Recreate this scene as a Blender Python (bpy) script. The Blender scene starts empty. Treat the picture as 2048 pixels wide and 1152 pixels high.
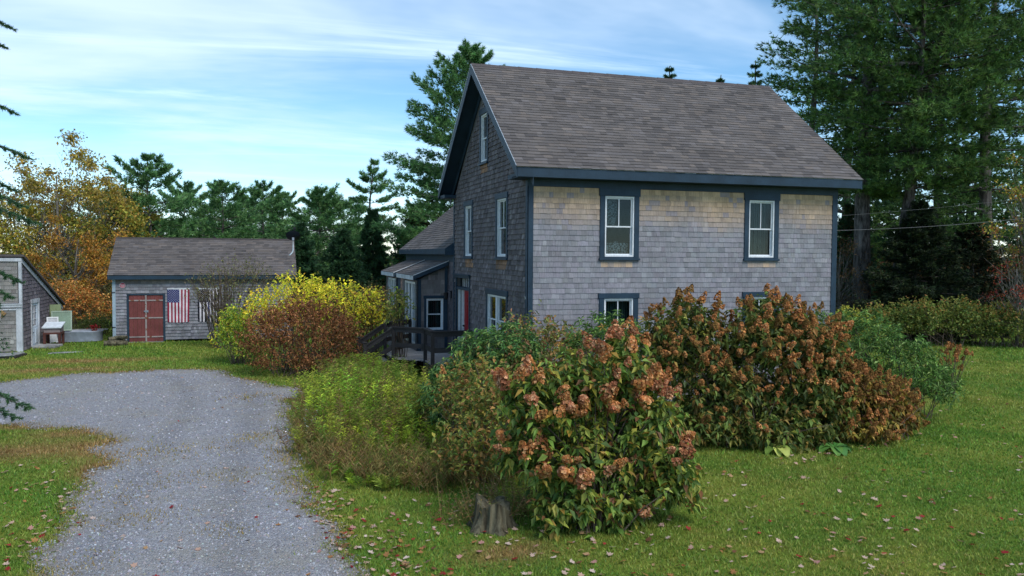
import bpy, math, numpy as np
from mathutils import Matrix, Vector

rng = np.random.default_rng(11)
scene = bpy.context.scene
col = scene.collection
A = np.array

# ------------------------------------------------------------------ camera
YAW, PITCH, ROLL = .3035, .0413, .0063
CAM = A([-6.176, -18.494, 3.681])
FW = A([math.sin(YAW) * math.cos(PITCH), math.cos(YAW) * math.cos(PITCH), -math.sin(PITCH)])
RI = A([math.cos(YAW), -math.sin(YAW), 0.])
UP = np.cross(RI, FW)
R2 = math.cos(ROLL) * RI + math.sin(ROLL) * UP
U2 = -math.sin(ROLL) * RI + math.cos(ROLL) * UP
cd = bpy.data.cameras.new('camera')
cam = bpy.data.objects.new('camera', cd)
col.objects.link(cam)
M = Matrix.Identity(4)
for i in range(3):
    M[i][0], M[i][1], M[i][2], M[i][3] = R2[i], U2[i], -FW[i], CAM[i]
cam.matrix_world = M
cd.sensor_width = 36
cd.lens = 1650.3 / 2048 * 36
cd.clip_start, cd.clip_end = .1, 3000
scene.camera = cam

# ------------------------------------------------------------------ world, sun, exposure
SUN = A([.30, -.62, .80]); SUN = SUN / np.linalg.norm(SUN)
w = bpy.data.worlds.new('World'); scene.world = w; w.use_nodes = True
nt = w.node_tree; nt.nodes.clear()
def wn(t, **k):
    n = nt.nodes.new(t)
    for a, b in k.items(): setattr(n, a, b)
    return n
def wl(a, b): nt.links.new(a, b)
sky = wn('ShaderNodeTexSky', sky_type='NISHITA', sun_disc=False)
sky.sun_elevation = math.asin(SUN[2]); sky.sun_rotation = math.atan2(SUN[0], SUN[1])
sky.altitude = 2500; sky.air_density, sky.dust_density, sky.ozone_density = 1.0, .0, 2.0
hs = wn('ShaderNodeHueSaturation'); hs.inputs['Saturation'].default_value = 1.12; hs.inputs['Hue'].default_value = .488
hs.inputs['Value'].default_value = .80
wl(sky.outputs[0], hs.inputs['Color'])
tc = wn('ShaderNodeTexCoord'); sep = wn('ShaderNodeSeparateXYZ'); wl(tc.outputs['Generated'], sep.inputs[0])
def m(op, a, b=None, clamp=False):
    n = wn('ShaderNodeMath', operation=op, use_clamp=clamp)
    for i, x in enumerate((a, b)):
        if x is None: continue
        if isinstance(x, (int, float)): n.inputs[i].default_value = x
        else: wl(x, n.inputs[i])
    return n.outputs[0]
zz = m('ADD', m('MAXIMUM', sep.outputs[2], 0.0), .13)
px, py = m('DIVIDE', sep.outputs[0], zz), m('DIVIDE', sep.outputs[1], zz)
cmb = wn('ShaderNodeCombineXYZ'); wl(px, cmb.inputs[0]); wl(py, cmb.inputs[1])
def cloud(rot, sx, sy, scale, detail, rough, lo, hi, dist=.6, loc=(0, 0, 0)):
    mp = wn('ShaderNodeMapping'); mp.inputs['Rotation'].default_value = (0, 0, rot)
    mp.inputs['Scale'].default_value = (sx, sy, 1); mp.inputs['Location'].default_value = loc
    wl(cmb.outputs[0], mp.inputs[0])
    no = wn('ShaderNodeTexNoise'); no.inputs['Scale'].default_value = scale; no.inputs['Detail'].default_value = detail
    no.inputs['Roughness'].default_value = rough; no.inputs['Distortion'].default_value = dist
    wl(mp.outputs[0], no.inputs['Vector'])
    r = wn('ShaderNodeMapRange', interpolation_type='SMOOTHSTEP'); r.inputs[1].default_value = lo; r.inputs[2].default_value = hi
    wl(no.outputs['Fac'], r.inputs[0])
    return r.outputs[0]
big = cloud(.30, .42, 1.0, .75, 6, .56, .44, .72, .5, (3.1, 1.7, 0))       # broad greyish veils
wisp = cloud(.42, .26, 1.3, 1.15, 8, .6, .50, .76, 1.3, (1.3, 5.2, 0))      # thin bright streaks
def wmix(f, a, b):
    n = wn('ShaderNodeMix', data_type='RGBA'); wl(f, n.inputs[0]) if not isinstance(f, float) else setattr(n.inputs[0], 'default_value', f)
    for i, x in ((6, a), (7, b)):
        if isinstance(x, tuple): n.inputs[i].default_value = (*x, 1)
        else: wl(x, n.inputs[i])
    return n.outputs[2]
c1 = wmix(m('MULTIPLY', big, .8), hs.outputs[0], (3.9, 4.7, 5.7))
c2 = wmix(m('MULTIPLY', wisp, .55), c1, (5.2, 6.1, 6.9))
bg = wn('ShaderNodeBackground'); bg.inputs['Strength'].default_value = .125
wl(c2, bg.inputs[0])
wo = wn('ShaderNodeOutputWorld'); wl(bg.outputs[0], wo.inputs[0])

sl = bpy.data.lights.new('sun', 'SUN'); sl.energy = 1.5; sl.angle = math.radians(30); sl.color = (1, .95, .88)
so = bpy.data.objects.new('sun', sl); col.objects.link(so)
so.rotation_euler = Vector(SUN).to_track_quat('Z', 'Y').to_euler(); so.location = (0, -30, 40)
scene.view_settings.view_transform = 'Standard'; scene.view_settings.look = 'None'
scene.view_settings.exposure = 0.95; scene.view_settings.gamma = 1

# ------------------------------------------------------------------ helpers
def lin(r, g, b):
    return tuple(((x / 255) / 12.92 if x / 255 <= .04045 else ((x / 255 + .055) / 1.055) ** 2.4) for x in (r, g, b))
def unit(v): v = np.asarray(v, float); return v / np.maximum(np.linalg.norm(v, axis=-1, keepdims=True), 1e-9)
def at(t, d, z=0.0):                       # a spot d metres out on the bearing whose tangent is t
    h = A([math.sin(YAW), math.cos(YAW), 0]); p = CAM + h * d + RI * (t * d)
    return A([p[0], p[1], z])

class Mat:
    def __init__(s, name):
        s.m = bpy.data.materials.new(name); s.m.use_nodes = True; s.t = s.m.node_tree; s.t.nodes.clear()
        s.out = s.n('ShaderNodeOutputMaterial'); s.tc = None
    def n(s, t, **k):
        q = s.t.nodes.new(t)
        for a, b in k.items(): setattr(q, a, b)
        return q
    def l(s, a, b): s.t.links.new(a, b)
    def set(s, sock, v):
        if v is None: return
        if hasattr(v, 'links'): s.l(v, sock)
        elif isinstance(v, tuple) and len(v) == 3 and sock.type == 'RGBA': sock.default_value = (*v, 1)
        else: sock.default_value = v
    def co(s):
        if s.tc is None: s.tc = s.n('ShaderNodeNewGeometry')
        return s.tc.outputs['Position']
    def map(s, scale=(1, 1, 1), rot=(0, 0, 0)):
        q = s.n('ShaderNodeMapping'); q.inputs['Scale'].default_value = scale; q.inputs['Rotation'].default_value = rot
        s.l(s.co(), q.inputs[0]); return q.outputs[0]
    def noise(s, scale, detail=3, rough=.5, vec=None, dist=0.):
        q = s.n('ShaderNodeTexNoise'); q.inputs['Scale'].default_value = scale; q.inputs['Detail'].default_value = detail
        q.inputs['Roughness'].default_value = rough; q.inputs['Distortion'].default_value = dist
        s.l(vec if vec is not None else s.co(), q.inputs['Vector']); return q.outputs['Fac']
    def rng(s, v, a, b, c=0., d=1.):
        q = s.n('ShaderNodeMapRange'); q.inputs[1].default_value = a; q.inputs[2].default_value = b
        q.inputs[3].default_value = c; q.inputs[4].default_value = d; s.l(v, q.inputs[0]); return q.outputs[0]
    def math(s, op, a, b):
        q = s.n('ShaderNodeMath', operation=op); s.set(q.inputs[0], a); s.set(q.inputs[1], b); return q.outputs[0]
    def mix(s, f, a, b, mode='MIX'):
        q = s.n('ShaderNodeMix', data_type='RGBA', blend_type=mode); s.set(q.inputs[0], f); s.set(q.inputs[6], a); s.set(q.inputs[7], b)
        return q.outputs[2]
    def mul(s, c, f):                      # colour times a factor
        q = s.n('ShaderNodeVectorMath', operation='SCALE'); s.set(q.inputs[0], c); s.set(q.inputs['Scale'], f); return q.outputs[0]
    def attr(s, name='Col', out='Color'):
        q = s.n('ShaderNodeAttribute', attribute_name=name); return q.outputs[out]
    def bsdf(s, c, rough=.7, spec=.3, metal=0., bump=None, bs=.3, bd=.01, **k):
        q = s.n('ShaderNodeBsdfPrincipled'); s.set(q.inputs['Base Color'], c); s.set(q.inputs['Roughness'], rough)
        q.inputs['Specular IOR Level'].default_value = spec; q.inputs['Metallic'].default_value = metal
        if bump is not None:
            b = s.n('ShaderNodeBump'); b.inputs['Strength'].default_value = bs; b.inputs['Distance'].default_value = bd
            s.l(bump, b.inputs['Height']); s.l(b.outputs[0], q.inputs['Normal'])
        return q.outputs[0]
    def done(s, sh): s.l(sh, s.out.inputs[0]); return s.m

def mat_paint(name, c, var=.25, rough=.6, peel=None, spec=.3):
    a = Mat(name); n1 = a.noise(2.2, 4); n2 = a.noise(38, 2, vec=a.map((1, 1, .25)))
    c0 = a.mul(c, a.math('ADD', a.rng(n1, .3, .7, 1 - var, 1 + var), a.rng(n2, .3, .7, -.12, .12)))
    if peel:
        pm = a.noise(peel[1], 4, .6); c0 = a.mix(a.rng(pm, peel[2], peel[2] + .03), c0, peel[0])
    return a.done(a.bsdf(c0, rough, spec, bump=n2, bs=.2, bd=.004))
def mat_col(name, streak=(1, 1, .08), sc=60, lo=.78, hi=1.18, rough=.85, spec=.15, big=.9, bs=.35, bd=.004):
    a = Mat(name); n = a.noise(sc, 4, .6, a.map(streak)); b = a.noise(big, 4, .55)
    c0 = a.mul(a.attr(), a.math('MULTIPLY', a.rng(n, .3, .7, lo, hi), a.rng(b, .3, .7, .84, 1.16)))
    return a.done(a.bsdf(c0, rough, spec, bump=n, bs=bs, bd=bd))
def mat_leaf(name, rough=.55, spec=.3, tr=.28):
    a = Mat(name); n = a.noise(7, 2); c0 = a.mul(a.attr(), a.rng(n, .3, .7, .82, 1.18))
    p = a.bsdf(c0, rough, spec); t = a.n('ShaderNodeBsdfTranslucent'); a.l(a.mul(c0, 1.1), t.inputs[0])
    x = a.n('ShaderNodeMixShader'); x.inputs[0].default_value = tr; a.l(p, x.inputs[1]); a.l(t.outputs[0], x.inputs[2])
    return a.done(x.outputs[0])
def mat_bark(name, c1, c2, sc=9, rough=.95, st=(1, 1, .22)):
    a = Mat(name); n = a.noise(sc, 6, .65, a.map(st)); b = a.noise(2.1, 3)
    c0 = a.mix(a.rng(n, .35, .65), c1, c2); c0 = a.mul(c0, a.rng(b, .3, .7, .7, 1.3))
    return a.done(a.bsdf(c0, rough, .1, bump=n, bs=.9, bd=.03))
def mat_glass(name, tint=(.62, .68, .70), refl=.04):
    a = Mat(name); t = a.n('ShaderNodeBsdfTransparent'); t.inputs[0].default_value = (*tint, 1)
    g = a.n('ShaderNodeBsdfGlossy'); g.inputs['Roughness'].default_value = .03
    f = a.n('ShaderNodeFresnel'); f.inputs[0].default_value = 1.5
    gm = a.n('ShaderNodeNewGeometry'); x = a.n('ShaderNodeMixShader'); a.l(a.math('MULTIPLY', a.math('ADD', f.outputs[0], refl), a.math('SUBTRACT', 1., gm.outputs['Backfacing'])), x.inputs[0]); a.l(t.outputs[0], x.inputs[1]); a.l(g.outputs[0], x.inputs[2])
    return a.done(x.outputs[0])
def mat_plain(name, c, rough=.6, metal=0., spec=.4, var=.15):
    a = Mat(name); n = a.noise(6, 4); return a.done(a.bsdf(a.mul(c, a.rng(n, .3, .7, 1 - var, 1 + var)), rough, spec, metal))

TEAL = lin(36, 56, 72)
MT = dict(
    trim=mat_paint('teal_trim_paint', TEAL, .22, .55),
    peel=mat_paint('peeling_teal_paint', TEAL, .22, .6, (lin(205, 205, 200), 3.2, .64)),
    white=mat_paint('white_vinyl', (.72, .74, .76), .06, .45), oldwhite=mat_paint('weathered_white_paint', (.50, .52, .55), .2, .75, (lin(120, 112, 104), 6, .66)),
    drip=mat_plain('drip_edge_metal', (.6, .62, .66), .4, .2), red=mat_paint('red_door_paint', lin(150, 22, 38), .12, .4),
    barnred=mat_paint('faded_barn_red', lin(114, 62, 60), .2, .8), batten=mat_paint('grey_batten', lin(150, 140, 138), .2, .8, (lin(120, 80, 60), 8, .58)),
    shingle=mat_col('cedar_shingle'), tab=mat_col('asphalt_tab', (1, 1, 1), 220, .8, 1.2, .92, .12, .7, .25, .003),
    deckw=mat_col('weathered_deck_wood', (1, .15, 1), 40), darkw=mat_paint('dark_stained_wood', lin(58, 54, 54), .3, .7),
    inner=mat_plain('dim_plaster', (.10, .10, .10), .9), glass=mat_glass('window_glass'), curtain=None,
    leaf=mat_leaf('leaf'), gloss=mat_leaf('glossy_leaf', .5, .22, .2), needle=mat_leaf('needle', .6, .2, .2), dead=mat_leaf('dry_leaf', .8, .1, .25),
    floret=mat_leaf('dry_floret', .85, .1, .25), pbark=mat_bark('pine_bark', lin(52, 46, 44), lin(120, 114, 110)),
    twig=mat_bark('twig_bark', lin(70, 58, 48), lin(125, 112, 100), 20), dbark=mat_bark('grey_bark', lin(70, 66, 60), lin(140, 134, 126), 12),
    stump=mat_bark('stump_wood', lin(56, 52, 42), lin(116, 110, 90), 13, .95, (1, 1, .12)),
    metal=mat_plain('galvanised_steel', lin(140, 148, 160), .55, .35), pole=mat_plain('painted_pole', lin(200, 215, 222), .4), black=mat_plain('black_dish', lin(24, 30, 42), .45, 0, .3),
    stone=mat_bark('flat_stone', lin(120, 122, 122), lin(160, 160, 158), 6, .9, (1, 1, 1)), concrete=mat_bark('foundation', lin(84, 82, 78), lin(120, 118, 112), 5, .9, (1, 1, 1)),
    cable=mat_plain('cable', lin(120, 120, 122), .6), iron=mat_plain('black_iron', lin(22, 22, 26), .6),
)
a = Mat('sheer_curtain'); wv = a.n('ShaderNodeTexWave'); wv.inputs['Scale'].default_value = 3.2; wv.inputs['Distortion'].default_value = 1.5
a.l(a.map((1.6, 1.6, .02)), wv.inputs[0])
MT['curtain'] = a.done(a.bsdf(a.mix(wv.outputs['Fac'], lin(40, 60, 60), lin(96, 116, 112)), .9, .1))
a = Mat('lace'); MT['lace'] = a.done(a.bsdf(a.mix(a.rng(a.noise(22, 3), .45, .55), lin(55, 62, 66), lin(170, 180, 184)), .9, .1))

def link(o, parent=None, kind=None):
    col.objects.link(o)
    if parent is not None:
        o.parent = parent
        if parent.type == 'EMPTY': o.matrix_parent_inverse = Matrix.Translation(-Vector(parent.location))
    if kind: o['kind'] = kind
    return o
def thing(name, label, cat, loc=(0, 0, 0), group=None):
    o = bpy.data.objects.new(name, None); o.location = tuple(float(x) for x in loc); o.empty_display_size = .2
    col.objects.link(o); return tag(o, label, cat, group)
def tag(o, label, cat, group=None):
    o['label'] = label; o['category'] = cat
    if group: o['group'] = group
    return o
def npmesh(name, V, F, mat, C=None, smooth=False):
    V = np.asarray(V, np.float32).reshape(-1, 3); F = np.asarray(F, np.int32); k = F.shape[1]
    me = bpy.data.meshes.new(name); me.vertices.add(len(V)); me.vertices.foreach_set('co', V.ravel())
    me.loops.add(F.size); me.loops.foreach_set('vertex_index', F.ravel())
    me.polygons.add(len(F)); me.polygons.foreach_set('loop_start', np.arange(0, F.size, k, dtype=np.int32))
    me.polygons.foreach_set('loop_total', np.full(len(F), k, np.int32))
    if C is not None:
        at_ = me.color_attributes.new('Col', 'FLOAT_COLOR', 'POINT'); C = np.asarray(C, np.float32).reshape(-1, 3)
        at_.data.foreach_set('color', np.concatenate([C, np.ones((len(C), 1), np.float32)], 1).ravel())
    if mat: me.materials.append(mat)
    me.update(calc_edges=True); me.validate()
    me.polygons.foreach_set('use_smooth', np.full(len(F), bool(smooth)))
    return me
def npobj(name, V, F, mat, C=None, parent=None, kind=None, smooth=False):
    return link(bpy.data.objects.new(name, npmesh(name, V, F, mat, C, smooth)), parent, kind)

class MB:                                   # collects shapes in a local frame: u along, n outwards, z up
    def __init__(s, O=(0, 0, 0), U=(1, 0, 0), N=(0, 1, 0), Z=(0, 0, 1)):
        s.v, s.f = [], []; s.O, s.U, s.N, s.Z = (A(x, float) for x in (O, U, N, Z))
    def p(s, u, n, z): return s.O + s.U * u + s.N * n + s.Z * z
    def add(s, pts, faces):
        b = len(s.v); s.v += [tuple(x) for x in pts]; s.f += [tuple(b + i for i in f) for f in faces]; return s
    def box(s, u0, u1, n0, n1, z0, z1):
        return s.add([s.p(u, n, z) for z in (z0, z1) for n in (n0, n1) for u in (u0, u1)],
                     [(0, 2, 3, 1), (4, 5, 7, 6), (0, 1, 5, 4), (2, 6, 7, 3), (0, 4, 6, 2), (1, 3, 7, 5)])
    def prism(s, poly, n0, n1):             # poly of (u, z), pushed from n0 to n1
        k = len(poly)
        return s.add([s.p(u, n0, z) for u, z in poly] + [s.p(u, n1, z) for u, z in poly],
                     [tuple(range(k))[::-1], tuple(range(k, 2 * k))] + [(i, (i + 1) % k, k + (i + 1) % k, k + i) for i in range(k)])
    def tube(s, path, rad, k=6, cap=True):
        P = A(path, float); n = len(P); rad = np.broadcast_to(A(rad, float), (n,)); b = len(s.v)
        T = unit(np.gradient(P, axis=0)); ref = A([0, 0, 1.]) if abs(T[0][2]) < .9 else A([1., 0, 0])
        for i in range(n):
            e1 = unit(np.cross(T[i], ref)); e2 = np.cross(T[i], e1)
            for j in range(k):
                a_ = 2 * math.pi * j / k; s.v.append(tuple(P[i] + rad[i] * (math.cos(a_) * e1 + math.sin(a_) * e2)))
        for i in range(n - 1):
            for j in range(k):
                j2 = (j + 1) % k; s.f.append((b + i * k + j, b + i * k + j2, b + (i + 1) * k + j2, b + (i + 1) * k + j))
        if cap: s.f.append(tuple(b + j for j in range(k))[::-1]); s.f.append(tuple(b + (n - 1) * k + j for j in range(k)))
        return s
    def bar(s, a_, b_, wd, ht, up=(0, 0, 1)):   # squared timber from a_ to b_
        a_, b_ = A(a_, float), A(b_, float); T = unit(b_ - a_); S = unit(np.cross(T, A(up, float))); V = np.cross(S, T)
        return s.add([q + S * x * wd / 2 + V * y * ht / 2 for q in (a_, b_) for y in (-1, 1) for x in (-1, 1)],
                     [(0, 1, 3, 2), (4, 6, 7, 5), (0, 4, 5, 1), (2, 3, 7, 6), (0, 2, 6, 4), (1, 5, 7, 3)])
    def build(s, name, mat, parent=None, kind=None, smooth=False, bevel=0):
        me = bpy.data.meshes.new(name); me.from_pydata(s.v, [], s.f); me.materials.append(mat)
        if smooth: me.polygons.foreach_set('use_smooth', np.ones(len(me.polygons), bool))
        o = bpy.data.objects.new(name, me)
        if bevel:
            b = o.modifiers.new('bevel', 'BEVEL'); b.width = bevel; b.segments = 1
        return link(o, parent, kind)

def clip(poly, cv):                          # convex clip in 2D; cv counter-clockwise
    for i in range(len(cv)):
        (x0, y0), (x1, y1) = cv[i], cv[(i + 1) % len(cv)]
        side = lambda q: (x1 - x0) * (q[1] - y0) - (y1 - y0) * (q[0] - x0)
        out = []
        for j in range(len(poly)):
            p, q = poly[j], poly[(j + 1) % len(poly)]; a_, b_ = side(p), side(q)
            if a_ >= 0: out.append(p)
            if (a_ > 0 > b_) or (a_ < 0 < b_): t = a_ / (a_ - b_); out.append((p[0] + t * (q[0] - p[0]), p[1] + t * (q[1] - p[1])))
        poly = out
        if len(poly) < 3: return []
    return poly
def panel(O, U, N, outline, holes, thick, name, mat, parent):
    b = MB(O, U, N); us = [p[0] for p in outline]; zs = [p[1] for p in outline]
    ub = sorted({min(us), max(us)} | {h[i] for h in holes for i in (0, 1)}); zb = sorted({min(zs), max(zs)} | {h[i] for h in holes for i in (2, 3)})
    for i in range(len(ub) - 1):
        for j in range(len(zb) - 1):
            cu, cz = (ub[i] + ub[i + 1]) / 2, (zb[j] + zb[j + 1]) / 2
            if any(h[0] < cu < h[1] and h[2] < cz < h[3] for h in holes): continue
            q = clip([(ub[i], zb[j]), (ub[i + 1], zb[j]), (ub[i + 1], zb[j + 1]), (ub[i], zb[j + 1])], outline)
            if len(q) >= 3: b.prism(q, -thick, 0)
    return b.build(name, mat, parent)

WF = A([(0, 1, 5, 4), (1, 2, 6, 5), (2, 3, 7, 6), (3, 0, 4, 7), (0, 3, 2, 1), (4, 5, 6, 7)])
def wedges(P, O, U, N, Z):                   # P rows: u0 u1 z0 z1 tb tt -> 8 corners each
    P = A(P, float); u0, u1, z0, z1, tb, tt = P.T; o = np.zeros_like(u0)
    L = np.stack([np.stack(x, -1) for x in ((u0, o, z0), (u1, o, z0), (u1, tb, z0), (u0, tb, z0), (u0, o, z1), (u1, o, z1), (u1, tt, z1), (u0, tt, z1))], 1)
    return A(O, float) + L[..., :1] * A(U, float) + L[..., 1:2] * A(N, float) + L[..., 2:] * A(Z, float)
def put_pieces(name, joined, V, C, mat, parent, single=0, order=None):
    n = len(V); idx = np.arange(n) if order is None else np.argsort(order, kind='stable')
    for i in idx[:single]:
        npobj(name, V[i], WF, mat, np.repeat(C[i][None], 8, 0), parent)
    r = idx[single:]
    if len(r):
        F = (WF[None] + 8 * np.arange(len(r))[:, None, None]).reshape(-1, 4)
        npobj(joined, V[r], F, mat, np.repeat(C[r], 8, 0), parent, 'stuff')
def courses(z0, z1, ex, ulim, holes, wmin, wmax, tb=.014, off=0.):
    out = []; z = z0; row = 0
    while z < z1 - .01:
        zt = min(z + ex, z1); a_, b_ = ulim(z + ex * .5); u = a_ - rng.uniform(0, wmax)
        while u < b_:
            wd = rng.uniform(wmin, wmax); p, q = max(u, a_), min(u + wd - .0022, b_); u += wd
            if q - p < .015: continue
            segs = [(p, q, z + rng.uniform(-.004, .004), zt + .012)]
            for h in holes:
                nx = []
                for s0, s1, s2, s3 in segs:
                    if s1 <= h[0] or s0 >= h[1] or s3 <= h[2] or s2 >= h[3]: nx.append((s0, s1, s2, s3)); continue
                    if s0 < h[0]: nx.append((s0, h[0], s2, s3))
                    if s1 > h[1]: nx.append((h[1], s1, s2, s3))
                    m0, m1 = max(s0, h[0]), min(s1, h[1])
                    if s2 < h[2]: nx.append((m0, m1, s2, h[2]))
                    if s3 > h[3]: nx.append((m0, m1, h[3], s3))
                segs = nx
            out += [(s0, s1, s2, s3, tb * rng.uniform(.8, 1.25), .004, row) for s0, s1, s2, s3 in segs if s1 - s0 > .01 and s3 - s2 > .01]
        z += ex; row += 1
    return A(out)

# ------------------------------------------------------------------ ground, drive
DRIVE = A([(-19, 6.2), (-15.6, 6.6), (-12.94, 7.56), (-11.17, 8.87), (-8.84, 9.25), (-7.2, 8.59), (-6.44, 6.38), (-5.7, 4.97), (-4.83, 4.65), (-4.3, 3.7), (-5.3, 2.71), (-5.35, -0.42),
           (-5.41, -3.52), (-5.26, -6.05), (-5.12, -7.68), (-5.0, -9.12), (-4.6, -10.96), (-3.9, -14), (-3, -26), (-12, -26), (-9.6, -14), (-8.95, -10), (-8.72, -8.05), (-8.78, -7.35), (-8.66, -6.02), (-8.84, -4.04),
           (-8.75, -2.97), (-9.1, -1.66), (-8.9, -1.1), (-9.69, .17), (-11.31, 1.25), (-14.3, 2.08), (-19, 2.6)])
def sdist(P, poly):                          # signed distance, positive inside
    P = np.asarray(P, float); a_ = poly; b_ = np.roll(poly, -1, 0); d = np.full(len(P), 1e9); ins = np.zeros(len(P), bool)
    for p, q in zip(a_, b_):
        e = q - p; t = np.clip(((P - p) @ e) / (e @ e), 0, 1); d = np.minimum(d, np.linalg.norm(P - p - t[:, None] * e, axis=1))
        c = ((p[1] > P[:, 1]) != (q[1] > P[:, 1])) & (P[:, 0] < (q[0] - p[0]) * (P[:, 1] - p[1]) / (q[1] - p[1] + 1e-12) + p[0]); ins ^= c
    return np.where(ins, d, -d)
def wob(P, s=1.): x, y = P[:, 0] * s, P[:, 1] * s; return .5 * np.sin(1.7 * x + 1.3 * np.sin(1.1 * y)) + .35 * np.sin(3.9 * y + 2 * np.sin(2.3 * x)) + .2 * np.sin(8.1 * x + 5.3 * y) + .15 * np.sin(15.7 * y - 9.1 * x)

DRY = [(-9.05, -1.6, .55, .9), (-8.75, -3.3, .35, .7), (-9.7, -.1, .8, .45), (-9.3, 8.9, 1.6, .25), (-5.15, 3.0, .5, .4), (-12, 9.9, 2.2, .5), (-10.6, .9, .9, .35), (-10.3, -1.5, .9, .7), (-3.2, -8.9, .55, .35), (-11.5, 12, 2.5, .6), (-6.6, 6.2, .5, .4)]
def dryness(P):
    d = np.zeros(len(P))
    for x, y, a_, b_ in DRY: d += np.exp(-(((P[:, 0] - x) / a_) ** 2 + ((P[:, 1] - y) / b_) ** 2))
    return np.clip(d, 0, 1)
xs = np.concatenate([np.linspace(-900, -30, 24), np.arange(-28, 34, .5), np.linspace(36, 900, 24)])
ys = np.concatenate([np.linspace(-300, -24, 10), np.arange(-22, 30, .5), np.linspace(32, 1500, 30)])
X, Y = np.meshgrid(xs, ys); P2 = np.stack([X.ravel(), Y.ravel()], 1); nx, ny = len(xs), len(ys)
F = A([(j * nx + i, j * nx + i + 1, (j + 1) * nx + i + 1, (j + 1) * nx + i) for j in range(ny - 1) for i in range(nx - 1)])
dr = dryness(P2); V = np.concatenate([P2, np.zeros((len(P2), 1))], 1)
a = Mat('lawn_turf'); n1 = a.noise(.55, 5, .6); n2 = a.noise(2.6, 4, .6); n3 = a.noise(45, 3, .6)
gcol = a.mix(a.rng(n1, .38, .62), lin(84, 114, 38), lin(128, 138, 56)); gcol = a.mix(a.rng(n2, .52, .75, 0, .7), gcol, lin(138, 124, 60))
gcol = a.mix(a.math('MULTIPLY', a.attr(), a.rng(n2, .25, .6, .5, 1.)), gcol, lin(150, 122, 76))
gcol = a.mul(gcol, a.rng(n3, .25, .75, .45, 1.3))
lawn = npobj('lawn', V, F, a.done(a.bsdf(gcol, .95, .1, bump=n3, bs=.8, bd=.04)), np.repeat(dr[:, None], 3, 1), kind='structure')

gx = np.arange(-19, -2.6, .12); gy = np.arange(-24, 9.9, .12); X, Y = np.meshgrid(gx, gy); P2 = np.stack([X.ravel(), Y.ravel()], 1)
sd = sdist(P2, DRIVE) + .22 * wob(P2, .9); nx = len(gx)
F = A([(j * nx + i, j * nx + i + 1, (j + 1) * nx + i + 1, (j + 1) * nx + i) for j in range(len(gy) - 1) for i in range(nx - 1)])
F = F[(sd[F].min(1) > -.35)]
used, inv = np.unique(F, return_inverse=True); F = inv.reshape(F.shape)
V = np.concatenate([P2[used], np.full((len(used), 1), .006)], 1); sdu = sd[used]
a = Mat('crushed_gravel'); vo = a.n('ShaderNodeTexVoronoi'); vo.inputs['Scale'].default_value = 34; a.l(a.co(), vo.inputs['Vector'])
v2 = a.n('ShaderNodeTexVoronoi'); v2.inputs['Scale'].default_value = 75; a.l(a.co(), v2.inputs['Vector'])
sp = a.n('ShaderNodeSeparateColor'); a.l(vo.outputs['Color'], sp.inputs[0]); sp2 = a.n('ShaderNodeSeparateColor'); a.l(v2.outputs['Color'], sp2.inputs[0])
g = a.mix(sp.outputs[0], lin(132, 131, 134), lin(178, 177, 180)); g = a.mix(a.math('MULTIPLY', a.rng(sp.outputs[1], .6, 1.), .45), g, lin(140, 124, 116))
g = a.mix(a.math('MULTIPLY', sp2.outputs[0], .5), g, lin(122, 124, 133)); nb = a.noise(.8, 5, .6)
g = a.mix(a.rng(nb, .46, .72, 0, .6), g, lin(152, 146, 132))
sc_ = a.n('ShaderNodeSeparateColor'); a.l(a.attr(), sc_.inputs[0])
g = a.mul(g, a.rng(sc_.outputs[1], 0., 1., 1.04, .86))
g = a.mix(a.rng(sc_.outputs[0], .45, .0, 0, .6), g, lin(128, 112, 84))
h = a.math('ADD', a.math('MULTIPLY', vo.outputs['Distance'], -1.), a.math('MULTIPLY', v2.outputs['Distance'], -.4))
sh = a.bsdf(g, .9, .2, bump=h, bs=.9, bd=.03)
tr = a.n('ShaderNodeBsdfTransparent'); mx = a.n('ShaderNodeMixShader')
ed = a.math('ADD', sc_.outputs[0], a.rng(a.noise(5.5, 5, .65), .3, .7, -.30, .30))
a.l(a.rng(ed, -.04, .06), mx.inputs[0]); a.l(tr.outputs[0], mx.inputs[1]); a.l(sh, mx.inputs[2])
ruts = np.zeros(len(V))
for off_ in (-.75, .75):
    xc = -7.0 + off_ + .25 * np.sin(V[:, 1] * .25) - .9 * np.clip((V[:, 1] - 1) / 6, 0, 1.5) ** 2; ruts += np.exp(-((V[:, 0] - xc) / .26) ** 2) * (V[:, 1] < 8)
drive = npobj('gravel_driveway', V, F, a.done(mx.outputs[0]), np.stack([np.clip(sdu, -1, 1), np.clip(ruts + .25 * wob(V[:, :2], 1.6), 0, 1), ruts * 0], 1), kind='structure')

# ------------------------------------------------------------------ main house
HL, HW = 8.66, 7.46                          # front length (x), gable width (y)
EZ, RZ, OV = 5.28, 8.88, .42                 # frieze foot, ridge, overhang
SL = (RZ - 5.70) / (HW / 2 + .45)            # roof slope
def roofz(y): return RZ - SL * abs(y - HW / 2)
house = thing('shingled_house', 'two storey house with grey cedar shingle walls, teal trim and a big brown gable roof', 'house', (HL / 2, HW / 2, 0))

FRONT = dict(O=(0, 0, 0), U=(1, 0, 0), N=(0, -1, 0))
GABLE = dict(O=(0, 0, 0), U=(0, 1, 0), N=(-1, 0, 0))

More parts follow.
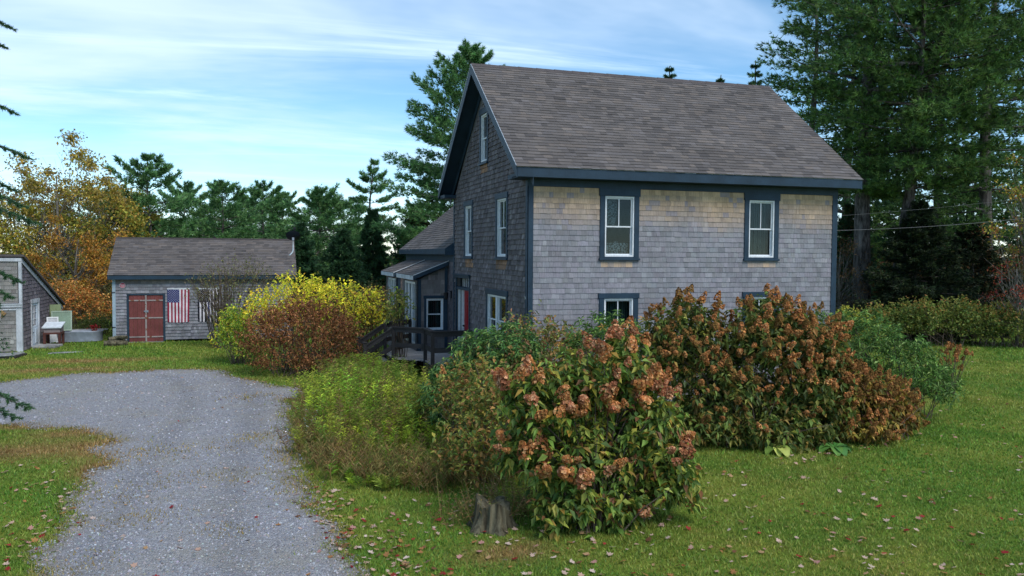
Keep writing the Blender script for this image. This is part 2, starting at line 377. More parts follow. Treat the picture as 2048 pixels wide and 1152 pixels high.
def window(parent, fr, u0, u1, z0, z1, cas=.13, head=.13, sill=.09, muntin=True, twin=False, curtain='curtain', blind=False, lace=False, tall_head=0.):
    """u0..u1, z0..z1 is the outside of the casing; returns the hole in the wall"""
    f = dict(O=fr['O'], U=fr['U'], N=fr['N']); zh = z1 - head
    b = MB(**f); i0, i1, j0, j1 = u0 + cas, u1 - cas, z0 + sill, zh       # white frame outside
    t = .038
    for (p, q, r, s) in ((i0, i1, j1 - t, j1), (i0, i1, j0, j0 + t), (i0, i0 + t, j0 + t, j1 - t), (i1 - t, i1, j0 + t, j1 - t)): b.box(p, q, -.09, .018, r, s)
    win = b.build('window', MT['white'], parent)
    MB(**f).box(u0 - .025, u1 + .025, .001, .052, zh, z1 + tall_head).build('head_casing', MT['trim'], win, bevel=.004)
    for p, q in ((u0, i0), (i1, u1)): MB(**f).box(p, q, .001, .04, z0 + sill * .6, zh).build('side_casing', MT['trim'], win, bevel=.004)
    MB(**f).box(u0 - .02, u1 + .02, .001, .075, z0, z0 + sill * .6).build('sill', MT['trim'], win, bevel=.004)
    MB(**f).box(i0, i1, .001, .03, z0 + sill * .6, j0).build('lower_casing', MT['trim'], win)
    k0, k1, l0, l1 = i0 + t, i1 - t, j0 + t, j1 - t
    bays = [(k0, k1)]
    if twin:
        mc = (k0 + k1) / 2; MB(**f).box(mc - .05, mc + .05, -.08, .03, l0, l1).build('mullion', MT['white'], win); bays = [(k0, mc - .05), (mc + .05, k1)]
    for p, q in bays:
        zm = (l0 + l1) / 2
        s = MB(**f); st = .032
        for zz0, zz1, d in ((zm - .02, l1, -.03), (l0, zm + .02, -.062)):
            s.box(p, q, d - .025, d, zz1 - st, zz1).box(p, q, d - .025, d, zz0, zz0 + st).box(p, p + st, d - .025, d, zz0 + st, zz1 - st).box(q - st, q, d - .025, d, zz0 + st, zz1 - st)
        s.build('sash', MT['white'], win)
        for zz0, zz1, d in ((zm + .012, l1 - st, -.044), (l0 + st, zm - .012, -.076)):
            MB(**f).box(p + st, q - st, d - .004, d, zz0, zz1).build('pane', MT['glass'], win)
        if muntin: MB(**f).box((p + q) / 2 - .011, (p + q) / 2 + .011, -.05, -.026, zm + .012, l1 - st).build('muntin', MT['white'], win)
        if curtain:
            c = MB(**f); k = 22; us = np.linspace(p, q, k)
            ns = -.20 + .018 * np.sin(np.arange(k) * 1.9 + p * 7)
            zb_ = l0 if curtain == 'curtain' else zm
            c.add([c.p(u_, n_, z_) for z_ in (zb_, l1) for u_, n_ in zip(us, ns)], [(i, i + 1, k + i + 1, k + i) for i in range(k - 1)])
            c.build('curtain', MT['curtain'], win, smooth=True)
        if blind:
            c = MB(**f)
            for z_ in np.arange(zm + .05, l1, .035): c.box(p, (p + q) / 2, -.17, -.165, z_, z_ + .022)
            c.build('blind', MT['lace'], win)
        if lace: MB(**f).box(p + .02, q - .03, -.20, -.18, l0, l0 + .30).prism([((p + q) / 2 - .08, l0 + .30), ((p + q) / 2 + .08, l0 + .30), ((p + q) / 2 + .03, l0 + .335), ((p + q) / 2 - .03, l0 + .335)], -.20, -.18).build('lace_panel', MT['lace'], win)
    return (i0, i1, j0, j1)

hf = [window(house, FRONT, 1.83, 2.87, 3.54, 5.16 + .0, head=.0 + .06, curtain=None, blind=True, lace=True, tall_head=.12),
      window(house, FRONT, 5.85, 6.87, 3.54, 5.16, head=.06, tall_head=.12),
      window(house, FRONT, 1.83, 2.87, 1.05, 2.74), window(house, FRONT, 5.85, 6.87, 1.05, 2.74)]
hg = [window(house, GABLE, 5.04, 6.08, 3.52, 5.26, head=.15), window(house, GABLE, 1.55, 2.64, 3.52, 5.26, head=.15),
      window(house, GABLE, 3.42, 4.30, 6.17, 7.74, head=.17, muntin=False, cas=.12), window(house, GABLE, 1.52, 3.55, 1.15, 2.73, head=.15, muntin=False, twin=True)]
# entrance in the gable wall
DO = (5.46, 7.02, .56, 2.93)
d = MB(**GABLE); d.box(5.34, 5.46, .001, .04, .5, 2.93).box(7.02, 7.14, .001, .04, .5, 2.93).box(5.46, 7.02, -.10, .03, 2.56, 2.64)
ent = d.build('door_frame', MT['trim'], house)
MB(**GABLE).box(5.30, 7.30, .001, .07, 2.93, 3.01).box(5.26, 7.34, .001, .11, 3.01, 3.05).build('door_hood', MT['trim'], ent)
dm = MB(**GABLE); dm.box(5.50, 6.40, -.11, -.07, .58, 2.55)
for p, q, r, s in ((5.60, 5.92, .75, 1.35), (5.98, 6.30, .75, 1.35), (5.60, 5.92, 1.5, 2.1), (5.98, 6.30, 1.5, 2.1), (5.60, 5.92, 2.2, 2.42), (5.98, 6.30, 2.2, 2.42)): dm.box(p, q, -.07, -.055, r, s)
dd = dm.build('door', MT['red'], house)
MB(**GABLE).box(6.30, 6.36, -.055, .0, 1.42, 1.47).build('door_handle', MT['iron'], dd)
MB(**GABLE).box(6.46, 6.54, -.11, -.02, .58, 2.55).box(6.98, 7.015, -.11, -.02, .58, 2.55).build('sidelight_frame', MT['white'], ent)
MB(**GABLE).box(6.54, 6.98, -.09, -.085, .6, 2.55).build('sidelight_pane', MT['glass'], ent)
MB(**GABLE).box(5.48, 7.0, -.09, -.085, 2.65, 2.92).build('transom_pane', MT['glass'], ent)
mm = MB(**GABLE)
for i in range(1, 6): mm.box(5.46 + i * .22, 5.475 + i * .22, -.08, -.06, 2.65, 2.92)
mm.build('transom_muntins', MT['white'], ent)
hg.append(DO)

GP = [(0, -.02), (HW, -.02), (HW, 5.45), (HW / 2, 8.68), (0, 5.45)]
panel((0, 0, 0), (1, 0, 0), (0, -1, 0), [(.14, 0), (HL - .14, 0), (HL - .14, 5.62), (.14, 5.62)], hf, .14, 'front_wall', MT['inner'], house)
panel((0, 0, 0), (0, 1, 0), (-1, 0, 0), GP, hg, .14, 'gable_wall', MT['inner'], house)
panel((HL, 0, 0), (0, 1, 0), (1, 0, 0), GP, [], .14, 'far_gable_wall', MT['inner'], house)
MB().box(.14, HL - .14, HW - .14, HW, 0, 5.6).build('back_wall', MT['inner'], house)
MB().box(.16, HL - .16, .16, HW - .16, 2.95, 3.1).build('upper_floor', MT['inner'], house)
MB().box(.16, HL - .16, .16, HW - .16, 5.5, 5.6).build('attic_floor', MT['inner'], house)
MB().box(3.6, 3.7, .16, HW - .16, .5, 5.5).build('partition', MT['inner'], house)

def shingle_cols(n, base, var, P=None):
    c = A(base)[None] * np.exp(rng.normal(0, var, (n, 1))); c *= np.exp(rng.normal(0, .014, (n, 3))); return c
EX = .127
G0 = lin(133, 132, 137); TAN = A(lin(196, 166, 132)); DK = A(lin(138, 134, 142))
P = courses(EZ - EX * 42 + .0, EZ, EX, lambda z: (.125, HL - .125), hf, .075, .21, .016)
zc = (P[:, 2] + P[:, 3]) / 2; uc = (P[:, 0] + P[:, 1]) / 2
C = shingle_cols(len(P), G0, .10)
tn = np.clip((zc - 4.28 - .10 * np.sin(uc * 1.9 + .6) - .07 * np.sin(uc * 4.7)) / .9, 0, 1) ** .9 * rng.uniform(.86, 1.06, len(P))
for u0, u1, zb in ((1.9, 2.8, 3.54), (5.9, 6.8, 3.54)):
    tn = np.maximum(tn, ((uc > u0) & (uc < u1) & (zc < zb) & (zc > zb - .15)) * rng.uniform(.3, .75, len(P)))
C = C * (1 - np.clip(tn, 0, .95)[:, None]) + TAN * np.exp(rng.normal(0, .1, (len(P), 1))) * np.clip(tn, 0, .95)[:, None]
dk = (rng.uniform(size=len(P)) < .10); C[dk] = C[dk] * .3 + DK * .7
V = wedges(P[:, :6], (0, 0, 0), (1, 0, 0), (0, -1, 0), (0, 0, 1))
big_ = -(P[:, 1] - P[:, 0]) * (P[:, 3] - P[:, 2]) / (20 + uc * .3) * (zc > 2.3)
put_pieces('wall_shingle', 'wall_shingles', V, C, MT['shingle'], house, 300, big_)
gl = lambda z: (.10, HW - .10) if z < 5.2 else (max(.10, .10 + (z - 5.2) / SL - .35), min(HW - .10, HW - .10 - (z - 5.2) / SL + .35))
P = courses(EZ - EX * 42 + .03, 8.55, EX, gl, hg, .06, .17, .028)
zc = (P[:, 2] + P[:, 3]) / 2; uc = (P[:, 0] + P[:, 1]) / 2
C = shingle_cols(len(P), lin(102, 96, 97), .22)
for u0, u1, zb in ((5.1, 6.0, 3.52), (1.65, 2.55, 3.52), (3.5, 4.2, 6.17)):
    k = (uc > u0) & (uc < u1) & (zc < zb) & (zc > zb - .22); C[k] = C[k] * .5 + .5 * A(lin(165, 120, 78)) * np.exp(rng.normal(0, .3, (k.sum(), 1)))
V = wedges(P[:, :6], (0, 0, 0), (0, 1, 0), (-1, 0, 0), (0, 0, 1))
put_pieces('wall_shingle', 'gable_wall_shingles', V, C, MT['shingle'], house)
# trim
tr_ = MT['trim']
MB().box(-.022, .125, -.032, -.001, .1, EZ).build('corner_board', tr_, house)
MB().box(-.034, -.001, -.032, .09, .1, 5.42).build('corner_board', MT['peel'], house)
MB().box(HL - .125, HL + .03, -.032, -.001, .1, EZ).build('corner_board', tr_, house)
MB().box(-.034, -.001, HW - .09, HW + .03, .1, 5.42).build('corner_board', tr_, house)
MB().box(-.03, HL + .03, -.034, -.001, EZ, 5.58).build('frieze_board', tr_, house)
MB().box(-.40, HL + .40, -.445, .0, 5.455, 5.475).build('soffit', tr_, house)
MB().box(-.41, HL + .41, -.47, -.445, 5.45, 5.69).build('fascia', tr_, house, bevel=.004)
MB().box(-.41, HL + .41, HW + .445, HW + .47, 5.45, 5.69).build('fascia', tr_, house)
MB().box(-.40, HL + .40, HW, HW + .445, 5.455, 5.475).build('soffit', tr_, house)
for s_, yb in ((1, -.445), (-1, HW + .445)):
    # small boxed returns at the foot of the gable
    y0, y1 = sorted((yb, yb + s_ * .78))
    MB((0, 0, 0), (1, 0, 0), (0, 1, 0)).box(-.40, -.036, y0, y1, 5.44, 5.54).build('cornice_return', MT['peel'], house)
def rake(xa, xb, dz0, dz1, name, mat, ya=-.46, yb=HW + .46):
    for s_ in (0, 1):
        ye = ya if s_ == 0 else yb; z1_, z2_ = roofz(HW / 2), roofz(ye)
        q = [(ye, z2_ + dz0), (HW / 2, z1_ + dz0), (HW / 2, z1_ + dz1), (ye, z2_ + dz1)]
        MB((0, 0, 0), (0, 1, 0), (1, 0, 0)).prism(q, xa, xb).build(name, mat, house)
rake(-OV - .018, -OV + .012, -.26, -.012, 'rake_board', tr_)
rake(-OV - .026, -OV - .018, .0, .02, 'drip_edge', MT['drip'])
rake(-OV + .012, -.02, -.19, -.165, 'rake_soffit', tr_)
rake(-.036, -.023, -.44, -.19, 'rake_frieze', tr_)
rake(HL + OV - .012, HL + OV + .018, -.26, -.012, 'rake_board', tr_)
rake(HL + .02, HL + OV - .012, -.19, -.165, 'rake_soffit', tr_)
MB().box(-OV, HL + OV, -.482, -.47, 5.672, 5.70).build('drip_edge', MT['drip'], house)
# roof
rf = MB((0, 0, 0), (0, 1, 0), (1, 0, 0))
th = .06
rf.prism([(-.443, roofz(-.443) - .165), (HW / 2, RZ - .165), (HW + .443, roofz(-.443) - .165), (HW + .443, roofz(-.443)), (HW / 2, RZ), (-.443, roofz(-.443))], -OV + .013, HL + OV - .013)
a = Mat('roof_deck_asphalt'); nn = a.noise(3, 4); MT['deckroof'] = a.done(a.bsdf(a.mul(lin(88, 82, 82), a.rng(nn, .3, .7, .8, 1.2)), .95, .1))
roof = rf.build('roof', MT['deckroof'], house)
ct = math.cos(math.atan(SL)); stn = math.sin(math.atan(SL))
SLEN = (HW / 2 + .47) / ct
def tab_cols(n):
    base = A([lin(103, 97, 94), lin(94, 89, 87), lin(110, 102, 97), lin(86, 82, 81), lin(104, 99, 98), lin(98, 93, 91)])
    return base[rng.choice(6, n, p=[.3, .24, .12, .08, .14, .12])] * np.exp(rng.normal(0, .07, (n, 1)))
def tabs(parent, O, U, Vv, N, length, slen, ex, single, name='roof_tab'):
    P = courses(0, slen - .03, ex, lambda z: (0, length), [], .13, .36, .018)
    C = tab_cols(len(P)); V = wedges(P[:, :6], O, U, N, Vv)
    dist = np.linalg.norm(V.mean(1) - CAM, axis=1)
    put_pieces(name, name + 's', V, C, MT['tab'], parent, single, -(P[:, 1] - P[:, 0]) / dist ** 2)
tabs(roof, (-OV - .02, -.49, roofz(-.47) - .01), (1, 0, 0), (0, ct, stn), (0, -stn, ct), HL + 2 * OV + .04, SLEN + .02, .14, 300)
cap = MB((0, 0, 0), (1, 0, 0), (0, 1, 0)); x = -OV - .02; i = 0
while x < HL + OV:
    x2 = min(x + .30, HL + OV + .02); z = RZ + .012 + (i % 2) * .004 + .008
    cap.add([(x, HW / 2 - .13, RZ - .13 * SL + .02), (x2, HW / 2 - .13, RZ - .13 * SL + .02), (x2, HW / 2, z + .012), (x, HW / 2, z + .018), (x, HW / 2 + .13, RZ - .13 * SL + .02), (x2, HW / 2 + .13, RZ - .13 * SL + .02)],
            [(0, 1, 2, 3), (3, 2, 5, 4)]); x += .27; i += 1
cap.build('ridge_cap', MT['deckroof'], roof)
MB().box(.02, HL - .02, .02, HW - .02, -.3, .12).build('foundation', MT['concrete'], house)

# rear ell
EY0, EY1, EW = HW + .03, 16.3, 7.4
esl = .806
def ez(x): return 3.83 + esl * (EW / 2 + .27 - abs(x - EW / 2))
panel((0, 0, 0), (0, 1, 0), (-1, 0, 0), [(HW + .03, 0), (EY1 - .15, 0), (EY1 - .15, 3.72), (HW + .03, 3.72)], [], .14, 'ell_wall', MT['inner'], house)
er = MB((0, 0, 0), (1, 0, 0), (0, 1, 0))
er.prism([(-.27, 3.70), (EW / 2, ez(EW / 2) - .13), (EW + .27, 3.70), (EW + .27, 3.83), (EW / 2, ez(EW / 2)), (-.27, 3.83)], EY0 + .01, EY1)
eroof = er.build('ell_roof', MT['deckroof'], house)
MB((0, 0, 0), (1, 0, 0), (0, 1, 0)).prism([(0, 0), (EW, 0), (EW, 3.7), (EW / 2, ez(EW / 2) - .15), (0, 3.7)], EY1 - .3, EY1 - .15).build('ell_end_wall', MT['inner'], house)
MB().box(-.305, -.272, EY0 + .01, EY1, 3.65, 3.84).build('ell_fascia', MT['peel'], house)
MB().box(-.27, -.02, EY0 + .01, EY1, 3.645, 3.665).build('ell_soffit', tr_, house)
MB().box(-.03, -.001, EY0 + .01, EY1 - .15, 3.41, 3.64).build('ell_frieze', tr_, house)
MB((0, 0, 0), (1, 0, 0), (0, 1, 0)).prism([(-.31, 3.62), (0.0, 3.64), (0.0, ez(0) + .0), (-.31, 3.84)], EY0 - .015, EY0 + .008).build('ell_rake_board', tr_, house)
ct2, st2 = math.cos(math.atan(esl)), math.sin(math.atan(esl))
tabs(eroof, (-.29, EY0 + .0, 3.82), (0, 1, 0), (ct2, 0, st2), (-st2, 0, ct2), EY1 - EY0 + .02, (EW / 2 + .29) / ct2, .14, 0, 'ell_roof_tab')
P = courses(EZ - EX * 42 + .02, 3.42, EX, lambda z: (EY0 + .02, EY1 - .16), [], .07, .18, .018)
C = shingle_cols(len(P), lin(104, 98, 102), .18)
put_pieces('wall_shingle', 'ell_wall_shingles', wedges(P[:, :6], (0, 0, 0), (0, 1, 0), (-1, 0, 0), (0, 0, 1)), C, MT['shingle'], house)
# two shed-roofed bump-outs along the ell
for k, (ya, yb) in enumerate(((8.32, 11.25), (12.3, 15.0))):
    XF = -1.02; y_ = ya
    Fs = dict(O=(0, ya, 0), U=(1, 0, 0), N=(0, -1, 0)); Ls = dict(O=(XF, 0, 0), U=(0, 1, 0), N=(-1, 0, 0))
    holes_l = []; holes_f = []
    # glazed doors on the long side
    g0, g1, gz0, gz1 = (ya + .34, yb - .62, .62 if k == 0 else 1.25, 2.72)
    b = MB(**Ls); t = .07
    for p, q, r, s in ((g0, g1, gz1 - t, gz1), (g0, g1, gz0, gz0 + t), (g0, g0 + t, gz0 + t, gz1 - t), (g1 - t, g1, gz0 + t, gz1 - t)): b.box(p, q, -.08, .03, r, s)
    nb_ = 3
    for i in range(1, nb_): uu = g0 + (g1 - g0) * i / nb_; b.box(uu - .07, uu + .07, -.07, .028, gz0 + t, gz1 - t)
    gd = b.build('glazed_door', MT['white'], house)
    for i in range(nb_): MB(**Ls).box(g0 + (g1 - g0) * i / nb_ + .07, g0 + (g1 - g0) * (i + 1) / nb_ - .07, -.03, -.024, gz0 + t, gz1 - t).build('pane', MT['glass'], gd)
    MB(**Ls).box(g0 - .11, g0, .001, .03, gz0 - .05, gz1).box(g1, g1 + .11, .001, .03, gz0 - .05, gz1).build('side_casing', tr_, gd)
    holes_l.append((g0, g1, gz0, gz1))
    if k == 0: holes_f.append(window(house, Fs, -.82, -.10, 1.06, 2.29, cas=.075, head=.10, muntin=False, curtain='curtain'))
    panel((XF, 0, 0), (0, 1, 0), (-1, 0, 0), [(ya, 0), (yb, 0), (yb, 2.82), (ya, 2.82)], holes_l, .1, 'porch_side_wall', MT['inner'], house)
    panel((0, ya, 0), (1, 0, 0), (0, -1, 0), [(XF, 0), (0, 0), (0, 3.28), (XF, 2.82)], holes_f, .1, 'porch_end_wall', MT['inner'], house)
    panel((0, yb, 0), (1, 0, 0), (0, 1, 0), [(XF, 0), (0, 0), (0, 3.28), (XF, 2.82)], [], .1, 'porch_end_wall', MT['inner'], house)
    zt = lambda u: 2.80 + (u - XF) * .45
    P = []
    for z in np.arange(EZ - EX * 42 + .01, 3.25, .15):
        a0 = max(XF, XF + (z + .13 - 2.82) / .45) + .09; 
        if a0 > -.1: continue
        P.append(courses(z, z + .15, .15, lambda zz_: (a0, -.07), holes_f, .09, .24, .016))
    P = np.concatenate(P); C = shingle_cols(len(P), lin(122, 114, 112), .15)
    put_pieces('wall_shingle', 'porch_end_shingles', wedges(P[:, :6], (0, ya, 0), (1, 0, 0), (0, -1, 0), (0, 0, 1)), C, MT['shingle'], house)
    P = courses(EZ - EX * 42 + .01, 2.78, .15, lambda z: (ya + .10, yb - .02), [(g0 - .1, g1 + .1, gz0 - .05, gz1)], .09, .22, .016)
    put_pieces('wall_shingle', 'porch_side_shingles', wedges(P[:, :6], (XF, 0, 0), (0, 1, 0), (-1, 0, 0), (0, 0, 1)), shingle_cols(len(P), lin(122, 116, 116), .15), MT['shingle'], house)
    MB().box(XF - .026, XF + .10, ya - .03, ya - .001, .1, 2.84).build('corner_board', tr_, house)
    MB().box(XF - .028, XF - .001, ya - .03, ya + .10, .1, 2.80).build('corner_board', tr_, house)
    MB().box(-.13, -.036, ya - .034, ya - .001, .1, 3.22).build('corner_board', tr_, house)
    pr = MB((0, 0, 0), (1, 0, 0), (0, 1, 0)); pr.prism([(-1.20, 2.88), (-.035, 3.36), (-.035, 3.44), (-1.20, 2.96)], ya - .17, yb + .15)
    prf = pr.build('porch_roof', MT['deckroof'], house)
    MB((0, 0, 0), (1, 0, 0), (0, 1, 0)).prism([(-1.215, 2.82), (-.036, 3.29), (-.036, 3.43), (-1.215, 2.95)], ya - .195, ya - .172).build('rake_board', tr_, house)
    MB((0, 0, 0), (1, 0, 0), (0, 1, 0)).prism([(-1.225, 2.945), (-.036, 3.425), (-.036, 3.452), (-1.225, 2.972)], ya - .205, ya - .196).build('drip_edge', MT['drip'], house)
    MB().box(-1.23, -1.202, ya - .17, yb + .15, 2.81, 2.95).build('eave_board', MT['oldwhite'], house)
    MB().box(-1.20, XF, ya - .17, yb + .15, 2.80, 2.82).build('soffit', tr_, house)
    sp_ = math.atan(.48 / 1.165)
    tabs(prf, (-1.22, ya - .19, 2.958), (0, 1, 0), (math.cos(sp_), 0, math.sin(sp_)), (-math.sin(sp_), 0, math.cos(sp_)), yb - ya + .36, 1.26, .14, 0, 'porch_roof_tab')
# lamp by the entrance
lm = MB((0, 7.75, 2.35), (0, 1, 0), (-1, 0, 0)); lm.box(-.05, .05, .02, .05, -.12, .12).tube([lm.p(0, .04, .08), lm.p(0, .14, .14), lm.p(0, .2, .06)], .012)
lamp = tag(lm.build('wall_lamp', MT['iron'], None), 'small black wall lantern on the shingles left of the red door', 'lamp')
l2 = MB((0, 0, 0)); l2.tube([(-.2, 7.75, 2.43), (-.2, 7.75, 2.40), (-.2, 7.75, 2.22), (-.2, 7.75, 2.18)], [.02, .085, .06, .02], 8); l2.build('lantern', MT['iron'], lamp)

# ------------------------------------------------------------------ deck and stairs
deck = thing('wooden_deck', 'dark railed wooden deck with steps outside the red door', 'deck', (-1.1, 6.6, 0))
DZ = .46
DP = [(-2.12, 6.68), (-1.27, 5.95), (-1.27, 4.85), (-.04, 4.85), (-.04, 8.26), (-1.07, 8.26), (-1.07, 9.4), (-2.12, 8.35)]
yy = 4.87
while yy < 9.3:
    ye = yy + .13; ym = yy + .065
    xs_ = []
    for i in range(len(DP)):
        (xa, ya), (xb, yb) = DP[i], DP[(i + 1) % len(DP)]
        if (ya > ym) != (yb > ym): xs_.append(xa + (ym - ya) / (yb - ya) * (xb - xa))
    xs_.sort()
    if len(xs_) >= 2 and xs_[1] - xs_[0] > .1:
        z = DZ + rng.uniform(-.002, .002)
        c0 = A(lin(176, 166, 158)) * math.exp(rng.normal(0, .1)); mb = MB().box(xs_[0], xs_[1], yy, ye, z - .035, z)
        npobj('deck_board', A(mb.v), A(mb.f), MT['deckw'], np.repeat(c0[None], 8, 0), deck)
    yy += .137
def post(x, y, z0, z1, wd=.095, cap=False):
    b = MB().box(x - wd / 2, x + wd / 2, y - wd / 2, y + wd / 2, z0, z1)
    if cap: b.box(x - wd / 2 - .02, x + wd / 2 + .02, y - wd / 2 - .02, y + wd / 2 + .02, z1, z1 + .03)
    b.build('post', MT['darkw'], deck)
RZ_ = 1.42
PO = dict(A=(-2.1, 8.33), B=(-1.1, 9.35), C=(-2.1, 6.68), D=(-1.25, 5.95), E=(-1.25, 4.88), F=(-.08, 4.88))
for k_ in 'ABCDE': post(*PO[k_], 0, RZ_ - .03)
for x_, y_ in ((-2.95, 8.4), (-2.95, 6.82)): post(x_, y_, 0, .93, .11, True)
def rail(p, q, za, zb, wd=.14, ht=.035, name='rail'): MB().bar((*p, za), (*q, zb), wd, ht).build(name, MT['darkw'], deck)
for p, q in (('A', 'B'), ('C', 'D'), ('D', 'E'), ('E', 'F')):
    rail(PO[p], PO[q], RZ_ + (.0 if p != 'D' else .004), RZ_ + (.0 if p != 'D' else .004)); rail(PO[p], PO[q], RZ_ - .09, RZ_ - .09, .04, .13, 'rail'); rail(PO[p], PO[q], RZ_ - .55, RZ_ - .55, .04, .14, 'lower_rail')
for p, q in ((PO['A'], (-2.92, 8.39)), (PO['C'], (-2.92, 6.81))):
    rail(p, q, RZ_ - .01, .86, .10, .04); rail(p, q, RZ_ - .09, .77, .04, .13); rail(p, q, RZ_ - .60, .25, .04, .14, 'lower_rail')
    rail((p[0], p[1] + (.06 if p[1] < 7 else -.06)), (q[0], q[1] + (.06 if p[1] < 7 else -.06)), DZ - .15, .02, .04, .24, 'stringer')
for i in range(2):
    mb = MB().box(-2.42 - .30 * i, -2.14 - .30 * i, 6.74, 8.32, DZ - .16 * (i + 1) - .04, DZ - .16 * (i + 1))
    npobj('stair_tread', A(mb.v), A(mb.f), MT['deckw'], np.repeat(A([lin(150, 142, 134)]), 8, 0), deck)
sk = MB().box(-2.09, -2.06, 6.72, 8.3, .02, DZ - .04).box(-1.24, -1.21, 4.9, 5.92, .02, DZ - .04); sk.build('skirt', MT['darkw'], deck)

# ------------------------------------------------------------------ garden shed with the flags
SY, SX0, SX1, SW = 17.82, -11.57, -4.60, 4.4
shed = thing('garden_shed', 'long grey shingled shed with brown roof and double red doors', 'shed', ((SX0 + SX1) / 2, SY + SW / 2, 0))
SF = dict(O=(0, SY, 0), U=(1, 0, 0), N=(0, -1, 0))
SRZ, SEZ = 4.26, 2.74; ssl = (SRZ - SEZ) / (SW / 2 + .22)
SD = (-11.0, -9.7, .02, 1.93)
so_ = [SD]
panel((0, SY, 0), (1, 0, 0), (0, -1, 0), [(SX0, .1), (SX1, .1), (SX1, 2.7), (SX0, 2.7)], so_, .12, 'front_wall', MT['inner'], shed)
for x_, n_ in ((SX0, -1), (SX1, 1)):
    MB((x_, SY, 0), (0, 1, 0), (n_, 0, 0)).prism([(.12, .1), (SW, .1), (SW, 2.72), (SW / 2, SRZ - .14), (.12, 2.72)], -.12, 0).build('end_wall', MT['inner'], shed)
P = courses(.10, 2.58, EX, lambda z: (SX0 + .10, SX1 - .08), [(-11.06, -9.64, 0, 1.99)], .08, .2, .032)
C = shingle_cols(len(P), lin(128, 128, 134), .14); zc = (P[:, 2] + P[:, 3]) / 2
k = zc > 2.35; C[k] = C[k] * .5 + A(lin(128, 112, 96)) * .5 * np.exp(rng.normal(0, .3, (k.sum(), 1)))
put_pieces('wall_shingle', 'wall_shingles', wedges(P[:, :6], (0, SY, 0), (1, 0, 0), (0, -1, 0), (0, 0, 1)), C, MT['shingle'], shed)
P = courses(.10, 4.1, EX, lambda z: (.1, SW - .1) if z < 2.6 else (max(.1, (z - 2.6) / ssl - .1), SW - max(.1, (z - 2.6) / ssl - .1)), [], .08, .2, .018)
put_pieces('wall_shingle', 'end_wall_shingles', wedges(P[:, :6], (SX1, SY, 0), (0, 1, 0), (1, 0, 0), (0, 0, 1)), shingle_cols(len(P), lin(110, 106, 106), .16), MT['shingle'], shed)
MB().box(SX0 - .02, SX0 + .10, SY - .032, SY - .001, .08, 2.6).build('corner_board', mat_paint('pale_blue_paint', lin(148, 166, 178), .2, .7), shed)
MB().box(SX0 - .022, SX0 - .0, SY - .03, SY + .1, .08, 2.6).build('corner_board', MT['oldwhite'], shed)
MB().box(SX1 - .09, SX1 + .02, SY - .032, SY - .001, .08, 2.6).build('corner_board', tr_, shed)
MB().box(SX0 - .14, SX1 + .14, SY - .235, SY - .21, 2.56, 2.73).build('fascia', tr_, shed)
MB().box(SX0 - .14, SX1 + .14, SY - .21, SY, 2.60, 2.62).build('soffit', tr_, shed)
sr = MB((0, SY, 0), (0, 1, 0), (1, 0, 0)); sr.prism([(-.205, SEZ - .12), (SW / 2, SRZ - .12), (SW + .205, SEZ - .12), (SW + .205, SEZ), (SW / 2, SRZ), (-.205, SEZ)], SX0 - .15, SX1 + .15)
sroof = sr.build('roof', MT['deckroof'], shed)
for x_ in (SX0 - .17, SX1 + .152):
    for s_ in (0, 1):
        ye = -.23 if s_ == 0 else SW + .23
        MB((x_, SY, 0), (0, 1, 0), (1, 0, 0)).prism([(ye, SEZ - .17), (SW / 2, SRZ - .15), (SW / 2, SRZ + .01), (ye, SEZ - .0)], 0, .018).build('rake_board', tr_, shed)
cs, ss = math.cos(math.atan(ssl)), math.sin(math.atan(ssl))
tabs(sroof, (SX0 - .17, SY - .25, SEZ - .01), (1, 0, 0), (0, cs, ss), (0, -ss, cs), SX1 - SX0 + .34, (SW / 2 + .25) / cs, .13, 200)
MB().box(SX0 - .17, SX1 + .17, SY + SW / 2 - .1, SY + SW / 2 + .1, SRZ - .03, SRZ + .03).build('ridge_cap', MT['deckroof'], sroof)
MB(**SF).box(-11.07, -10.99, .001, .03, .05, 1.98).box(-9.71, -9.63, .001, .03, .05, 1.98).box(-10.99, -9.71, .001, .03, 1.92, 1.98).build('door_frame', tr_, shed)
for p, q in ((-10.985, -10.365), (-10.34, -9.715)):
    lf = None; n_ = 4
    for i in range(n_):
        b = MB(**SF).box(p + (q - p) * i / n_ + .003, p + (q - p) * (i + 1) / n_ - .003, -.03, .0 + rng.uniform(0, .003), .03, 1.915)
        if lf is None: lf = b.build('door', MT['barnred'], shed)
        else: b.build('plank', MT['barnred'], lf)
    for z_ in (.20, .97, 1.68): MB(**SF).box(p, q, .004, .02, z_, z_ + .05).build('batten', MT['batten'], lf)
MB(**SF).box(-10.385, -10.325, .006, .034, .04, 1.91).build('astragal', MT['batten'], shed)
MB(**SF).box(-10.43, -10.28, .035, .05, 1.24, 1.29).box(-10.30, -10.26, .035, .07, 1.22, 1.31).build('hasp', MT['metal'], shed)
MB(**SF).box(-11.0, -9.7, -.1, .06, -.02, .03).build('threshold', MT['stone'], shed)
for z_ in (.62, 2.02):
    MB((SX0, SY, 0), (1, 0, 0), (0, -1, 0)).box(-.05, .09, .034, .05, z_, z_ + .03).box(-.05, -.025, .0, .05, z_ - .05, z_ + .09).build('strap_hinge', MT['iron'], shed)

